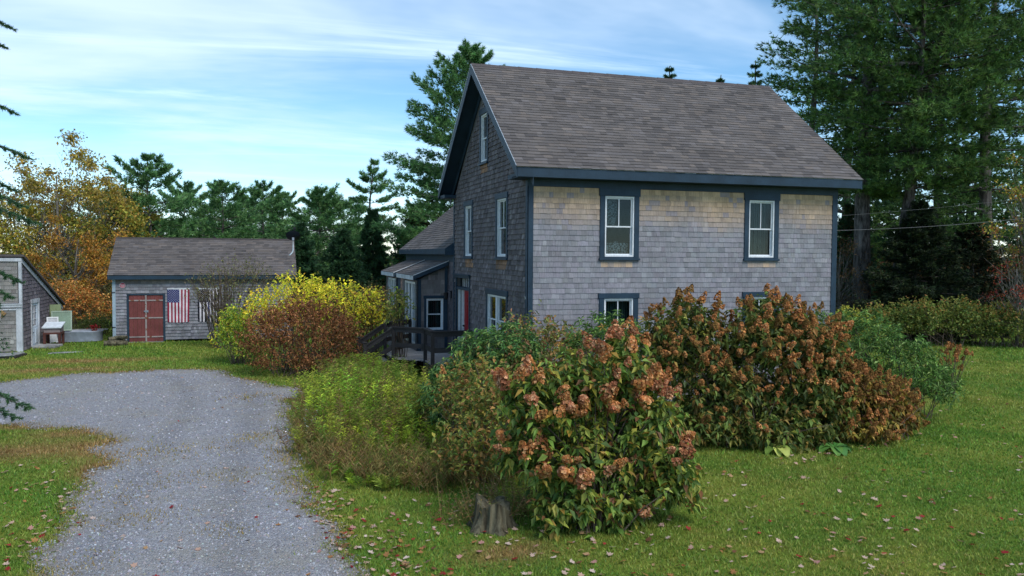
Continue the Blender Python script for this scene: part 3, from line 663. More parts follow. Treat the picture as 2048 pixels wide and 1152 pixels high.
def flat_flag(name, label, x0, x1, z0, z1, cols, canton, fimbr):
    """a cloth hung upright against the shed: stripes run down, canton at the top left; every field is cloth of its own colour"""
    t = thing(name, label, 'flag', ((x0 + x1) / 2, SY - .045, z1))
    nx_, nz_ = 26, 40
    def cloth(a0, a1, b0, b1, n_off, nm, mt):
        us = np.linspace(a0, a1, max(3, int(nx_ * (a1 - a0) / (x1 - x0)) + 2)); zs_ = np.linspace(b0, b1, max(3, int(nz_ * (b1 - b0) / (z1 - z0)) + 2)); V = []
        for z_ in zs_:
            for u_ in us:
                h_ = (z1 - z_) / (z1 - z0); dx = .03 * h_ * (u_ - (x0 + x1) / 2) * -2.2 * (u_ > (x0 + x1) / 2)
                V.append((u_ + dx, SY - .05 - n_off - .013 * h_ * math.sin(u_ * 26 + z_ * 3) - .006 * math.sin(z_ * 11 + u_ * 5), z_ + .012 * math.sin(u_ * 5) * h_))
        k = len(us); F_ = [(j * k + i, j * k + i + 1, (j + 1) * k + i + 1, (j + 1) * k + i) for j in range(len(zs_) - 1) for i in range(k - 1)]
        return npobj(nm, V, F_, mt, None, t, smooth=True)
    cu = x0 + (x1 - x0) * 7 / 13; cz = z1 - (z1 - z0) * .40
    for i in range(13):
        a0, a1 = x0 + (x1 - x0) * i / 13, x0 + (x1 - x0) * (i + 1) / 13
        cloth(a0, a1, z0, cz if i < 7 else z1, 0, 'stripe', cols[i])
    cloth(x0, cu, cz, z1, 0, 'canton', canton)
    st = MB()
    for r in range(11):
        for c in range(9 if False else (5 if r % 2 == 0 else 4)):
            pass
    # upright canton: nine columns across (6/5 stars alternating)
    for c in range(9):
        n_ = 6 if c % 2 == 0 else 5
        for r in range(n_):
            u_ = x0 + (cu - x0) * (c + 1) / 10; z_ = z1 - (z1 - cz) * ((2 * r + 1 + (c % 2)) / 12); R = .019; h_ = (z1 - z_) / (z1 - z0)
            y_ = SY - .053 - .013 * h_ * math.sin(u_ * 26 + z_ * 3) - .006 * math.sin(z_ * 11 + u_ * 5)
            ring = [(u_ + (R if j % 2 == 0 else R * .42) * math.sin(j * math.pi / 5), y_ - .003, z_ + (R if j % 2 == 0 else R * .42) * math.cos(j * math.pi / 5)) for j in range(10)]
            st.add(ring + [(u_, y_ - .003, z_)], [(j, (j + 1) % 10, 10) for j in range(10)])
    st.build('stars', fimbr, t, 'stuff')
    MB().box(x0 - .01, x1 + .01, SY - .055, SY - .03, z1 - .005, z1 + .035).build('hem', MT['white'], t)
    return t
fw_ = mat_plain('flag_white', lin(214, 208, 214), .85, 0, .1); fr_ = mat_plain('flag_red', lin(142, 40, 62), .85, 0, .1); fb_ = mat_plain('flag_blue', lin(44, 54, 104), .85, 0, .1); fk_ = mat_plain('flag_black', lin(30, 32, 42), .85, 0, .1)
flat_flag('stars_and_stripes_flag', 'red, white and blue striped flag with starred canton hung upright beside red shed doors', -9.54, -8.70, .80, 2.15, [fr_ if i % 2 == 0 else fw_ for i in range(13)], fb_, fw_)
flat_flag('striped_flag', 'black and white striped flag with a blue stripe, half hidden behind the twiggy shrub', -8.38, -7.54, .80, 2.15, [fb_ if i == 6 else (fk_ if i % 2 == 0 else fw_) for i in range(13)], fk_, fw_)
# octagonal sign
oc = lambda r: [(r * math.cos(math.pi / 8 + i * math.pi / 4), r * math.sin(math.pi / 8 + i * math.pi / 4)) for i in range(8)]
OS = dict(O=(-11.21, SY, 2.32), U=(1, 0, 0), N=(0, -1, 0))
sg = tag(MB(**OS).prism(oc(.115), .03, .036).build('octagon_sign', fw_), 'small red octagon sign with white rim high on the shed corner', 'sign')
MB(**OS).prism(oc(.10), .036, .039).build('sign_face', mat_plain('sign_red', lin(176, 36, 62), .5), sg)
q = MB(**OS)                                  # a pale band across the face and a line of small white letter strokes, too far off to read
q.box(-.085, .085, .039, .0405, .018, .034).box(-.05, .05, .039, .0405, -.062, -.05)
for u_ in (-.062, -.038, -.014, .010, .034, .056): q.box(u_, u_ + .012, .039, .0405, -.034, .006)
q.build('sign_lettering', fw_, sg)
# satellite dish
dish = thing('satellite_dish', 'black oval satellite dish on a bent white pole at the shed roof end', 'dish', (-4.56, SY + .3, 3.7))
MB().tube([(-4.72, SY + .3, 3.55), (-4.66, SY + .3, 3.60), (-4.575, SY + .3, 3.70), (-4.555, SY + .3, 3.80), (-4.555, SY + .3, 4.24)], .028, 8).build('pole', MT['pole'], dish, smooth=True)
V, F = [], []; ax = unit(A([.12, .75, .62])); e1 = unit(np.cross(ax, A([0, 0, 1]))); e2 = np.cross(e1, ax)
for r in range(7):
    for j in range(28):
        th_ = 2 * math.pi * j / 28; R = r / 6
        V.append(A([-4.555, SY + .36, 4.36]) + e1 * .31 * R * math.cos(th_) + e2 * .27 * R * math.sin(th_) + ax * .07 * R * R)
for r in range(6):
    for j in range(28): F.append((r * 28 + j, r * 28 + (j + 1) % 28, (r + 1) * 28 + (j + 1) % 28, (r + 1) * 28 + j))
npobj('reflector', V, F, MT['black'], None, dish, smooth=True)
MB().box(-4.60, -4.51, SY + .28, SY + .36, 4.20, 4.33).build('mount_bracket', MT['metal'], dish)
MB().tube([(-4.555, SY + .34, 4.16), (-4.50, SY + .62, 4.55), (-4.48, SY + .72, 4.72)], .012, 5).build('feed_arm', MT['iron'], dish)
MB().box(-4.53, -4.43, SY + .68, SY + .78, 4.69, 4.79).build('receiver', MT['iron'], dish)

# ------------------------------------------------------------------ lean-to barn at the left edge
BX, BY0, BY1 = -14.21, 15.22, 21.6
barn = thing('lean_to_barn', 'grey shingled lean-to barn with sloping roof and white door at left edge', 'barn', (BX - 2, BY0 + 3, 0))
zt_ = lambda y: 3.39 - (y - BY0) * (3.39 - 1.33) / (BY1 - BY0)
dr_ = (16.62, 17.64, .04, 1.70)
panel((BX, 0, 0), (0, 1, 0), (1, 0, 0), [(BY0, 0), (BY1, 0), (BY1, 1.33), (BY0, 3.39)], [dr_], .12, 'side_wall', MT['inner'], barn)
panel((0, BY0, 0), (1, 0, 0), (0, -1, 0), [(BX - 5, 0), (BX - .12, 0), (BX - .12, 3.36), (BX - 5, 3.36)], [], .12, 'front_wall', MT['inner'], barn)
P = courses(.05, 3.3, .14, lambda z: (BY0 + .06, min(BY1 - .05, BY0 + (3.30 - z) / (3.39 - 1.33) * (BY1 - BY0))), [(dr_[0] - .12, dr_[1] + .12, 0, 1.84)], .09, .24, .02)
put_pieces('wall_shingle', 'side_wall_shingles', wedges(P[:, :6], (BX, 0, 0), (0, 1, 0), (1, 0, 0), (0, 0, 1)), shingle_cols(len(P), lin(112, 105, 110), .2), MT['shingle'], barn)
P = courses(.05, 3.3, .14, lambda z: (BX - 4.9, BX - .10), [(BX - 5, BX, 1.60, 1.80)], .09, .26, .018)
put_pieces('wall_shingle', 'front_wall_shingles', wedges(P[:, :6], (0, BY0, 0), (1, 0, 0), (0, -1, 0), (0, 0, 1)), shingle_cols(len(P), lin(138, 134, 130), .15), MT['shingle'], barn)
ow = MT['oldwhite']
MB().box(BX - .16, BX + .03, BY0 - .034, BY0 - .001, .02, 1.62).build('corner_board', ow, barn)
MB().box(BX - .06, BX + .03, BY0 - .033, BY0 - .001, 1.78, 3.34).build('corner_board', ow, barn)
MB().box(BX + .001, BX + .033, BY0 - .03, BY0 + .09, .02, 3.30).build('corner_board', ow, barn)
MB().box(BX - 5, BX + .05, BY0 - .07, BY0 - .001, 1.64, 1.74).box(BX - 5, BX + .06, BY0 - .09, BY0 - .001, 1.74, 1.78).build('belt_course', ow, barn)
MB().box(BX - 5, BX + .04, BY0 - .05, BY0 - .001, 3.30, 3.42).build('top_board', ow, barn)
MB().box(BX - 5, BX - .16, BY0 - .045, BY0 - .001, 1.54, 1.60).build('track_board', ow, barn)
bs_ = (3.39 - 1.33) / (BY1 - BY0)
MB((0, 0, 0), (0, 1, 0), (1, 0, 0)).prism([(BY0 - .08, 3.47), (BY1 + .22, 3.47 - bs_ * (BY1 - BY0 + .3)), (BY1 + .22, 3.55 - bs_ * (BY1 - BY0 + .3)), (BY0 - .08, 3.55)], BX - 5, BX + .14).build('roof', MT['deckroof'], barn)
MB((0, 0, 0), (0, 1, 0), (1, 0, 0)).prism([(BY0 + .0, 3.25), (BY1 + .2, 3.25 - bs_ * (BY1 - BY0 + .2)), (BY1 + .2, 3.42 - bs_ * (BY1 - BY0 + .2)), (BY0, 3.42)], BX + .03, BX + .055).build('rake_board', ow, barn)
MB().box(BX + .001, BX + .035, BY1 - .12, BY1 + .02, .05, 1.30).build('corner_board', ow, barn)
BS = dict(O=(BX, 0, 0), U=(0, 1, 0), N=(1, 0, 0))
MB(**BS).box(dr_[0] - .11, dr_[0], .001, .04, .02, 1.70).box(dr_[1], dr_[1] + .11, .001, .04, .02, 1.70).box(dr_[0] - .13, dr_[1] + .13, .001, .045, 1.70, 1.85).build('door_casing', ow, barn)
bd_ = MB(**BS); bd_.box(dr_[0], dr_[1], -.05, .0, .04, .80).box(dr_[0], dr_[0] + .2, -.05, .0, .80, 1.70).box(dr_[1] - .2, dr_[1], -.05, .0, .80, 1.70).box(dr_[0] + .2, dr_[1] - .2, -.05, .0, 1.60, 1.70)
bd_.box(dr_[0] + .12, dr_[0] + .46, 0, .01, .14, .70).box(dr_[0] + .56, dr_[1] - .12, 0, .01, .14, .70)
bdoor = bd_.build('door', mat_paint('white_door_paint', lin(205, 216, 226), .08, .5), barn)
bg_ = mat_glass('blue_reflecting_glass', (.35, .42, .6), .3)
for i in range(3):
    for j in range(3):
        MB(**BS).box(dr_[0] + .21 + i * .2, dr_[0] + .40 + i * .2, -.03, -.025, .81 + j * .26, 1.06 + j * .26).build('pane', bg_, bdoor)
mq = MB(**BS)
for i in (1, 2): mq.box(dr_[0] + .20 + i * .2, dr_[0] + .215 + i * .2, -.035, -.005, .80, 1.60).box(dr_[0] + .2, dr_[1] - .2, -.036, -.006, .80 + i * .26, .812 + i * .26)
mq.build('muntin_grid', MT['white'], bdoor)
MB(**BS).box(dr_[0] + .05, dr_[0] + .11, .0, .05, .84, .90).box(dr_[0] + .05, dr_[0] + .18, .03, .045, .56, .59).build('door_handle', MT['iron'], bdoor)
MB((BX - .62, BY0 - .02, 1.40), (1, 0, 0), (0, -1, 0)).prism([(0, -.14), (.16, .03), (0, .16)], .02, .035).build('arrow_plaque', mat_plain('tan_wood', lin(158, 124, 82), .8), barn)

# ------------------------------------------------------------------ clutter round the barn
tb_ = thing('stock_tank', 'low oval galvanised stock tank on the grass by the barn', 'tank', (-13.0, 18.6, 0))
n_ = 36; V = []; F = []
for (k_, z_) in ((1.0, .03), (.99, .12), (1.0, .36), (1.035, .42), (1.03, .45), (.95, .44), (.94, .16)):
    for j in range(n_):
        th_ = 2 * math.pi * j / n_; V.append((-12.98 + .86 * k_ * math.copysign(abs(math.cos(th_)) ** .7, math.cos(th_)), 18.85 + .5 * k_ * math.copysign(abs(math.sin(th_)) ** .8, math.sin(th_)), z_))
for r in range(6):
    for j in range(n_): F.append((r * n_ + j, r * n_ + (j + 1) % n_, (r + 1) * n_ + (j + 1) % n_, (r + 1) * n_ + j))
npobj('tank_wall', V, F, MT['metal'], None, tb_, smooth=True)
npobj('soil', [V[6 * n_ + j] for j in range(n_)] + [(-12.98, 18.85, .20)], [(j, (j + 1) % n_, n_) for j in range(n_)], mat_plain('potting_soil', lin(52, 44, 36), .95), None, tb_)
MB().box(-13.25, -11.95, 18.95, 19.08, .455, .485).build('board_across', MT['stone'], tb_)
nb2 = thing('nesting_stand', 'small white-topped wooden box on four dark red legs beside the stock tank', 'stand', (-13.55, 17.55, 0))
rw = mat_paint('dark_red_wood', lin(86, 52, 46), .2, .8)
bx0, bx1, by0, by1 = -13.95, -13.33, 17.15, 17.85
for x_, y_ in ((bx0 + .05, by0 + .05), (bx1 - .05, by0 + .05), (bx0 + .05, by1 - .05), (bx1 - .05, by1 - .05)): MB().box(x_ - .045, x_ + .045, y_ - .045, y_ + .045, 0, .52).build('leg', rw, nb2)
MB().box(bx0, bx1, by0, by1, .46, .53).build('apron', rw, nb2)
MB((0, 0, 0), (0, 1, 0), (1, 0, 0)).prism([(by0 + .02, .53), (by1 - .02, .53), (by1 - .02, .84), (by0 + .02, .70)], bx0 + .03, bx1 - .03).build('box', mat_paint('greyish_pink_wood', lin(132, 120, 120), .15, .8), nb2)
MB((0, 0, 0), (0, 1, 0), (1, 0, 0)).prism([(by0 - .04, .70), (by1 + .02, .86), (by1 + .02, .895), (by0 - .04, .735)], bx0 - .03, bx1 + .03).build('lid', mat_plain('pale_lid', lin(206, 214, 220), .6), nb2)
def leaning(name, label, p, wd, ht, tilt, yawd, mat, frame=None, group=None):
    c, s_ = math.cos(yawd), math.sin(yawd); U = A([c, s_, 0]); B = A([-s_, c, 0]); Z = unit(A([0, 0, 1]) * math.cos(tilt) + B * math.sin(tilt)); N = np.cross(U, Z)
    t = thing(name, label, 'window sash', p, group); b = MB(p, U, N, Z)
    if frame:
        f_ = .05; b.box(0, wd, 0, .03, 0, f_).box(0, wd, 0, .03, ht - f_, ht).box(0, f_, 0, .03, f_, ht - f_).box(wd - f_, wd, 0, .03, f_, ht - f_); b.build('frame', frame, t)
        MB(p, U, N, Z).box(f_, wd - f_, .01, .016, f_, ht - f_).build('pane', mat, t)
    else: b.box(0, wd, 0, .03, 0, ht).build('panel', mat, t)
    return t
gg = mat_paint('hazy_green_glass', lin(104, 130, 110), .2, .35); fgreen = mat_paint('pale_green_frame', lin(150, 168, 152), .2, .8)
leaning('old_window_sash', 'tall green-paned window sash leaning on the barn behind the tank', A([-14.05, 19.0, .42]), .75, .85, .35, .15, gg, fgreen)
leaning('scrap_board', 'small olive green board propped above the leaning window sash', A([-14.15, 19.3, .9]), .4, .6, .3, .2, mat_paint('olive_board', lin(118, 132, 98), .15, .8))
leaning('white_shutter', 'weathered white slatted shutter leaning behind the box on legs', A([-14.05, 18.4, .0]), .42, 1.05, .22, .35, MT['oldwhite'], MT['white'])
V = []; F = []
fp = thing('red_flower_pot', 'cluster of dark red flowers growing at the tank edge', 'flowers', (-12.42, 18.72, .44))
MB().tube([(-12.42, 18.72, .20), (-12.42, 18.72, .47)], [.07, .1], 10).build('pot', mat_plain('terracotta', lin(120, 66, 48), .8), fp)
N_ = 150; c_ = A([-12.42, 18.72, .58]) + rng.normal(0, 1, (N_, 3)) * A([.085, .085, .06]); dd_ = unit(rng.normal(0, 1, (N_, 3)) + A([0, 0, .5])); s_ = unit(np.cross(dd_, rng.normal(0, 1, (N_, 3))))
V = np.stack([c_, c_ + dd_ * .03 + s_ * .02, c_ + dd_ * .06, c_ + dd_ * .03 - s_ * .02], 1); F = np.arange(N_ * 4).reshape(-1, 4)
npobj('petals', V, F, MT['leaf'], np.repeat(A([lin(150, 30, 40)]) * rng.uniform(.5, 1.3, (N_, 1)), 4, 0), fp, 'stuff')
def slab(name, label, cat, pts, z0, z1, mat):
    return tag(MB((0, 0, 0), (1, 0, 0), (0, 0, 1), (0, 1, 0)).prism(pts, z0, z1).build(name, mat, None, bevel=.01), label, cat)
slab('stone_doorstep', 'flat grey stone slab in front of the white barn door', 'doorstep', [(-14.15, 16.4), (-13.35, 16.25), (-13.25, 17.1), (-14.12, 17.5)], .005, .09, MT['stone'])
slab('stepping_stone', 'long thin pale stone sunk in the lawn before the barn', 'stone', [(-13.2, 14.4), (-12.2, 14.6), (-12.15, 14.85), (-13.1, 14.75)], .004, .035, MT['stone'])
slab('plank_pallet', 'low weathered plank platform lying on grass at the left edge', 'pallet', [(-16.2, 13.1), (-14.0, 13.3), (-13.85, 14.1), (-16.2, 14.0)], .09, .13, MT['stone'])
slab('rotting_plank', 'dark plank lying under the low platform at left edge', 'plank', [(-16.2, 13.15), (-13.95, 13.35), (-13.8, 14.2), (-16.2, 14.1)], .004, .086, MT['darkw'])
lg = thing('split_log_heap', 'little heap of split grey logs at the shed corner', 'logs', (-11.35, 16.9, 0))
for i, (x0_, y0_, z_, L_, an, r_) in enumerate(((-11.75, 16.7, .10, .85, .1, .11), (-11.65, 17.0, .10, .7, -.15, .10), (-11.6, 16.85, .25, .6, .35, .09), (-11.4, 16.95, .30, .55, -.5, .07), (-11.5, 17.15, .22, .5, .9, .07))):
    q0 = A([x0_, y0_, z_]); q1 = q0 + L_ * A([math.cos(an), math.sin(an), rng.uniform(-.06, .06)]); MB().tube([q0, (q0 + q1) / 2 + A([0, 0, .01]), q1], [r_, r_ * 1.08, r_ * .92], 7).build('log', MT['stump'], lg)

# ------------------------------------------------------------------ overhead wires
for k_, (z0_, z1_, sg_) in enumerate(((4.42, 5.1, .10), (4.75, 5.75, .06))):
    p0, p1 = A([HL - .02, 3.0, z0_]), A([20.5, 1.2, z1_ + .25]); ts = np.linspace(0, 1, 24)
    pts = p0 + ts[:, None] * (p1 - p0); pts[:, 2] -= 4 * sg_ * 2.2 * ts * (1 - ts)
    tag(MB().tube(pts, .005 if k_ == 0 else .0025, 5).build('utility_wire', MT['cable'], None, smooth=True),
        ('thick pale cable sagging from the house end towards the right edge', 'thin dark wire above the pale cable in front of the pines')[k_], 'wire')

# ------------------------------------------------------------------ plant builders
def pal(cols, n, p=None, var=.16, g=1.32):
    c = A([lin(*x) for x in cols]) * g; return c[rng.choice(len(c), n, p=p)] * np.exp(rng.normal(0, var, (n, 1))) * np.exp(rng.normal(0, .05, (n, 3)))
def leafset(B, D, L, W, C, lift=.22, droop=.12):
    """B bases, D directions, L lengths, W widths -> folded blades of four corners"""
    n = len(B); D = unit(D); S = unit(np.cross(D, rng.normal(0, 1, (n, 3)) * .45 + A([0, 0, 1]))); Nn = np.cross(S, D)
    L = np.broadcast_to(L, (n,))[:, None]; W = np.broadcast_to(W, (n,))[:, None]
    mid = B + D * L * .45 + Nn * W * lift; tip = B + D * L - A([0, 0, 1]) * L * droop
    return np.stack([B, mid + S * W * .5, tip, mid - S * W * .5], 1), np.repeat(C, 4, 0)
def leafmesh(name, sets, mat, parent, kind='stuff'):
    V = np.concatenate([s[0].reshape(-1, 3) for s in sets]); C = np.concatenate([s[1] for s in sets]); n = len(V) // 4
    i = np.arange(n) * 4; F = np.stack([np.stack([i, i + 1, i + 2], 1), np.stack([i, i + 2, i + 3], 1)], 1).reshape(-1, 3)
    return npobj(name, V, F, mat, C, parent, kind)
def needleset(B, D, K, L, W, C, spread=.8):
    n = len(B); B = np.repeat(B, K, 0); D = unit(np.repeat(unit(D), K, 0) + rng.normal(0, spread, (n * K, 3)) * .62); C = np.repeat(C, K, 0)
    S = unit(np.cross(D, rng.normal(0, 1, (n * K, 3)))); l = L * rng.uniform(.7, 1.25, (n * K, 1))
    return np.stack([B - S * W / 2, B + S * W / 2, B + D * l], 1), np.repeat(C * rng.uniform(.75, 1.2, (n * K, 1)), 3, 0)
def needlemesh(name, sets, mat, parent, kind='stuff'):
    V = np.concatenate([s[0].reshape(-1, 3) for s in sets]); C = np.concatenate([s[1] for s in sets]); F = np.arange(len(V)).reshape(-1, 3)
    return npobj(name, V, F, mat, C, parent, kind)
def ball(n): return unit(rng.normal(0, 1, (n, 3)))

PINE = [(72, 108, 64), (92, 130, 76), (60, 92, 58), (110, 144, 88)]
PINED = [(70, 98, 54), (88, 118, 62), (58, 82, 48), (104, 130, 70)]
SPR = [(52, 82, 54), (66, 98, 60), (44, 70, 50)]
def conifer(name, label, base, H, R, cols=PINE, style='pine', start=.15, dens=1., K=6, nl=.2, nw=.035, lean=(0, 0), group=None, fork=0, ntr=None, gap=.0, br=1., cat='tree', brown=.0, wh=1., extra=()):
    base = A(base, float); t = thing(name, label, cat, base, group)
    n = 12; zs = np.linspace(0, 1, n); tp = base + np.stack([lean[0] * zs + .02 * H * np.sin(zs * 5 + base[0]) * zs, lean[1] * zs + .015 * H * np.sin(zs * 4 + base[1]) * zs, H * zs * .985], 1)
    r0 = max(.05, H * .017) * br; MB().tube(tp, r0 * (1 - zs * .93) + .012, 9).build('trunk', MT['pbark'], t, smooth=True)
    stems = [(tp, start)]
    for k in range(fork):
        a0 = rng.uniform(0, 6.28); q0 = tp[2 + k]; end = q0 + A([math.cos(a0) * R * .35, math.sin(a0) * R * .35, (H - q0[2]) * .9])
        fp_ = q0 + (end - q0) * zs[:, None] ** 1.0 + A([math.cos(a0), math.sin(a0), 0]) * (np.sin(zs * 3.14) * R * .12)[:, None]
        MB().tube(fp_, r0 * .62 * (1 - zs * .9) + .01, 8).build('trunk', MT['pbark'], t, smooth=True); stems.append((fp_, .2))
    limbs = MB(); sets = []
    for tp_, st_ in stems:
        zf = st_
        while zf < .985:
            z01 = (zf - st_) / (1 - st_)
            if style == 'pine': prof = (min(1, .62 + 1.3 * z01) if z01 < .5 else max(0, 1 - ((z01 - .5) / .5) ** 1.7) * .94 + .07); nb = rng.integers(5, 8); stp = (.046 + .03 * rng.uniform()) * min(1.2, 12 / H) ** .5
            else: prof = (1 - z01) ** .85 * .96 + .04; nb = rng.integers(5, 8); stp = .026 + .012 * rng.uniform()
            ctr = A([np.interp(zf, zs, tp_[:, k]) for k in range(3)]); a0 = rng.uniform(0, 6.28)
            for b in range(nb):
                if rng.uniform() < gap: continue
                az = a0 + b * 6.283 / nb + rng.normal(0, .25); ln = max(.25, R * prof * rng.uniform(.55, 1.12))
                el = (-.08 + .12 * z01 + .7 * max(0, z01 - .6) / .4 + rng.normal(0, .07)) if style == 'pine' else (-.38 + .75 * z01 + rng.normal(0, .08))
                dr = A([math.cos(az) * math.cos(el), math.sin(az) * math.cos(el), math.sin(el)]); ts = np.linspace(0, 1, 5)
                curve = (.16 if style == 'pine' else .12) * ln
                path = ctr + dr * (ts * ln)[:, None] + A([0, 0, 1]) * (curve * (ts ** 2 - (.0 if style == 'pine' else .5 * ts)))[:, None]
                limbs.tube(path[::2], np.linspace(max(.012, ln * .013), .006, 3) * br, 3, False)
                m_ = int(max(8, 1.25 * dens * (9 + 15 * ln) * (1 if style == 'pine' else 1.5)))
                u = rng.uniform(.22 if style == 'pine' else .12, 1, m_) ** .7; side = rng.uniform(-1, 1, m_); wdt = ln * (.34 if style == 'pine' else .26) * (1.05 - .75 * u)
                lat = unit(np.cross(dr, A([0, 0, 1]))); pc = np.stack([np.interp(u, ts, path[:, k]) for k in range(3)], 1)
                p = pc + lat * (side * wdt)[:, None] + A([0, 0, 1]) * (rng.normal(0, .03 * ln + .03, m_) - (0 if style == 'pine' else .10 * np.abs(side) * wdt))[:, None]
                dd = dr * .75 + lat * (side * .7)[:, None] + A([0, 0, .3 if style == 'pine' else -.05])
                C = pal(cols, m_, var=.14)
                if brown: kk = rng.uniform(size=m_) < brown; C[kk] = pal([(96, 70, 44), (120, 92, 60)], int(kk.sum()))
                sets.append(needleset(p, dd, K, nl, nw, C))
            zf += wh * stp * (1.0 if H > 6 else 1.6)
    for tip, m_ in extra:                    # single long boughs, each with side sprays
        ctr = base + A([0, 0, tip[2] - base[2] + .35]); ts = np.linspace(0, 1, 6); path = ctr + (A(tip) - ctr) * ts[:, None] + A([0, 0, 1]) * (.25 * np.sin(ts * 3.14))[:, None]; limbs.tube(path, np.linspace(.03, .004, 6), 4, False)
        dr = unit(A(tip) - ctr); lat = unit(np.cross(dr, A([0, 0, 1]))); ln = np.linalg.norm(A(tip) - ctr)
        for sp_u in np.linspace(.25, .97, 13):
            for sgn in (-1, 1):
                p0 = A([np.interp(sp_u, ts, path[:, k]) for k in range(3)]); sl_ = (.55 * (1.08 - sp_u) + .10) * rng.uniform(.6, 1.1); p1 = p0 + (lat * sgn * .8 + dr * .7) * sl_ + A([0, 0, -.22 * sl_]); limbs.tube([p0, p1], [.006, .003], 3, False)
                q = rng.uniform(0, 1, m_)[:, None]; sets.append(needleset(p0 + (p1 - p0) * q, np.repeat((unit(p1 - p0))[None], m_, 0) * 1.2, K, nl, nw, pal(cols, m_, var=.14)))
        q = rng.uniform(.25, 1, m_ * 5); sets.append(needleset(np.stack([np.interp(q, ts, path[:, k]) for k in range(3)], 1), np.repeat(dr[None], m_ * 5, 0), K, nl, nw, pal(cols, m_ * 5, var=.14)))
    limbs.build('limbs', MT['pbark'], t, 'stuff')
    needlemesh('crown', sets, MT['needle'], t)
    return t

def broadleaf(name, label, base, H, R, cols, nclump, per, leaf, zlo=.3, probs=None, group=None, bark='dbark', rz=.42, lean=(0, 0), cl=.6, cat='tree', top=None):
    base = A(base, float); t = thing(name, label, cat, base, group); zs = np.linspace(0, 1, 8)
    tp = base + np.stack([lean[0] * zs + .03 * H * np.sin(zs * 4 + base[1]) * zs, lean[1] * zs, H * .82 * zs], 1)
    MB().tube(tp, H * .018 * (1 - .88 * zs) + .01, 7).build('trunk', MT[bark], t, smooth=True)
    c0 = base + A([lean[0] * .6, lean[1] * .6, H * (1 + zlo) / 2]); q = ball(nclump) * (rng.uniform(.15, 1, (nclump, 1)) ** .45) * A([R, R, H * (1 - zlo) / 2])
    q *= 1 + .18 * np.sin(q[:, :1] * 2.3 + q[:, 2:] * 1.7); cc = c0 + q
    lim = MB(); sets = []
    for k, c in enumerate(cc):
        f_ = np.clip((c[2] - base[2]) / H * .62 + rng.uniform(-.06, .05), .12, .93); s0 = A([np.interp(f_, zs, tp[:, j]) for j in range(3)])
        md = (s0 + c) / 2 + A([0, 0, -.08 * np.linalg.norm(c - s0)]) + rng.normal(0, .05 * R, 3); lim.tube([s0, md, c], [.012 * H ** .5 + .008, .014, .006], 4, False)
        for _ in range(2): lim.tube([md, (md + c) / 2 + rng.normal(0, .12 * R, 3), c + rng.normal(0, cl * .7, 3)], [.01, .007, .004], 3, False)
        n_ = int(per * rng.uniform(.5, 1.5)); b = c + ball(n_) * rng.uniform(.1, 1, (n_, 1)) * cl * A([1, 1, .75]) * rng.uniform(.7, 1.25)
        C = pal(cols, n_, probs) * math.exp(rng.normal(0, .12))
        if top is not None and c[2] > c0[2] + H * (1 - zlo) * .12: kk = rng.uniform(size=n_) < .75; C[kk] = pal(top, int(kk.sum()))
        sets.append(leafset(b, ball(n_) + A([0, 0, -.25]), leaf * rng.uniform(.6, 1.3, n_), leaf * rng.uniform(.45, .75, n_), C))
    lim.build('limbs', MT[bark], t, 'stuff'); leafmesh('crown', sets, MT['leaf'], t)
    return t

def lobes_pts(lobes, n, rlo=.72, rhi=1.04, up=-.35):
    """points near the skin of several ellipsoids, none deep inside another; returns points and outward directions"""
    vol = A([(r[0] * r[1] + r[0] * r[2] + r[1] * r[2]) for _, r in lobes]); P_, D_ = [], []
    for (c, r), k in zip(lobes, (vol / vol.sum() * n * 1.6).astype(int) + 4):
        d = ball(k); d = d[d[:, 2] > up]; p = A(c) + d * A(r) * rng.uniform(rlo, rhi, (len(d), 1)) * (1 + .10 * np.sin(d[:, :1] * 7 + c[0] * 3) * np.sin(d[:, 1:2] * 6 + d[:, 2:] * 5))
        keep = np.ones(len(p), bool)
        for (c2, r2) in lobes:
            if c2 is not c: keep &= (((p - A(c2)) / A(r2)) ** 2).sum(1) > .55
        keep &= p[:, 2] > .03; P_.append(p[keep]); D_.append(unit(d[keep] / A(r)))
    P_, D_ = np.concatenate(P_), np.concatenate(D_); i = rng.permutation(len(P_))[:n]; return P_[i], D_[i]
def stems(t, base, P, spread, mat, r0=.012, name='stems', jitter=.25):
    b = MB()
    for p in P:
        q0 = A([base[0], base[1], 0]) + A([*(rng.uniform(-1, 1, 2) * spread), 0]); q0[:2] += (p[:2] - q0[:2]) * .25
        md = q0 + (p - q0) * A([.42, .42, .6]) + rng.normal(0, .04, 3); b.tube([q0, md, p], [r0, r0 * .75, r0 * .4], 4, False)
    return b.build(name, mat, t, 'stuff')
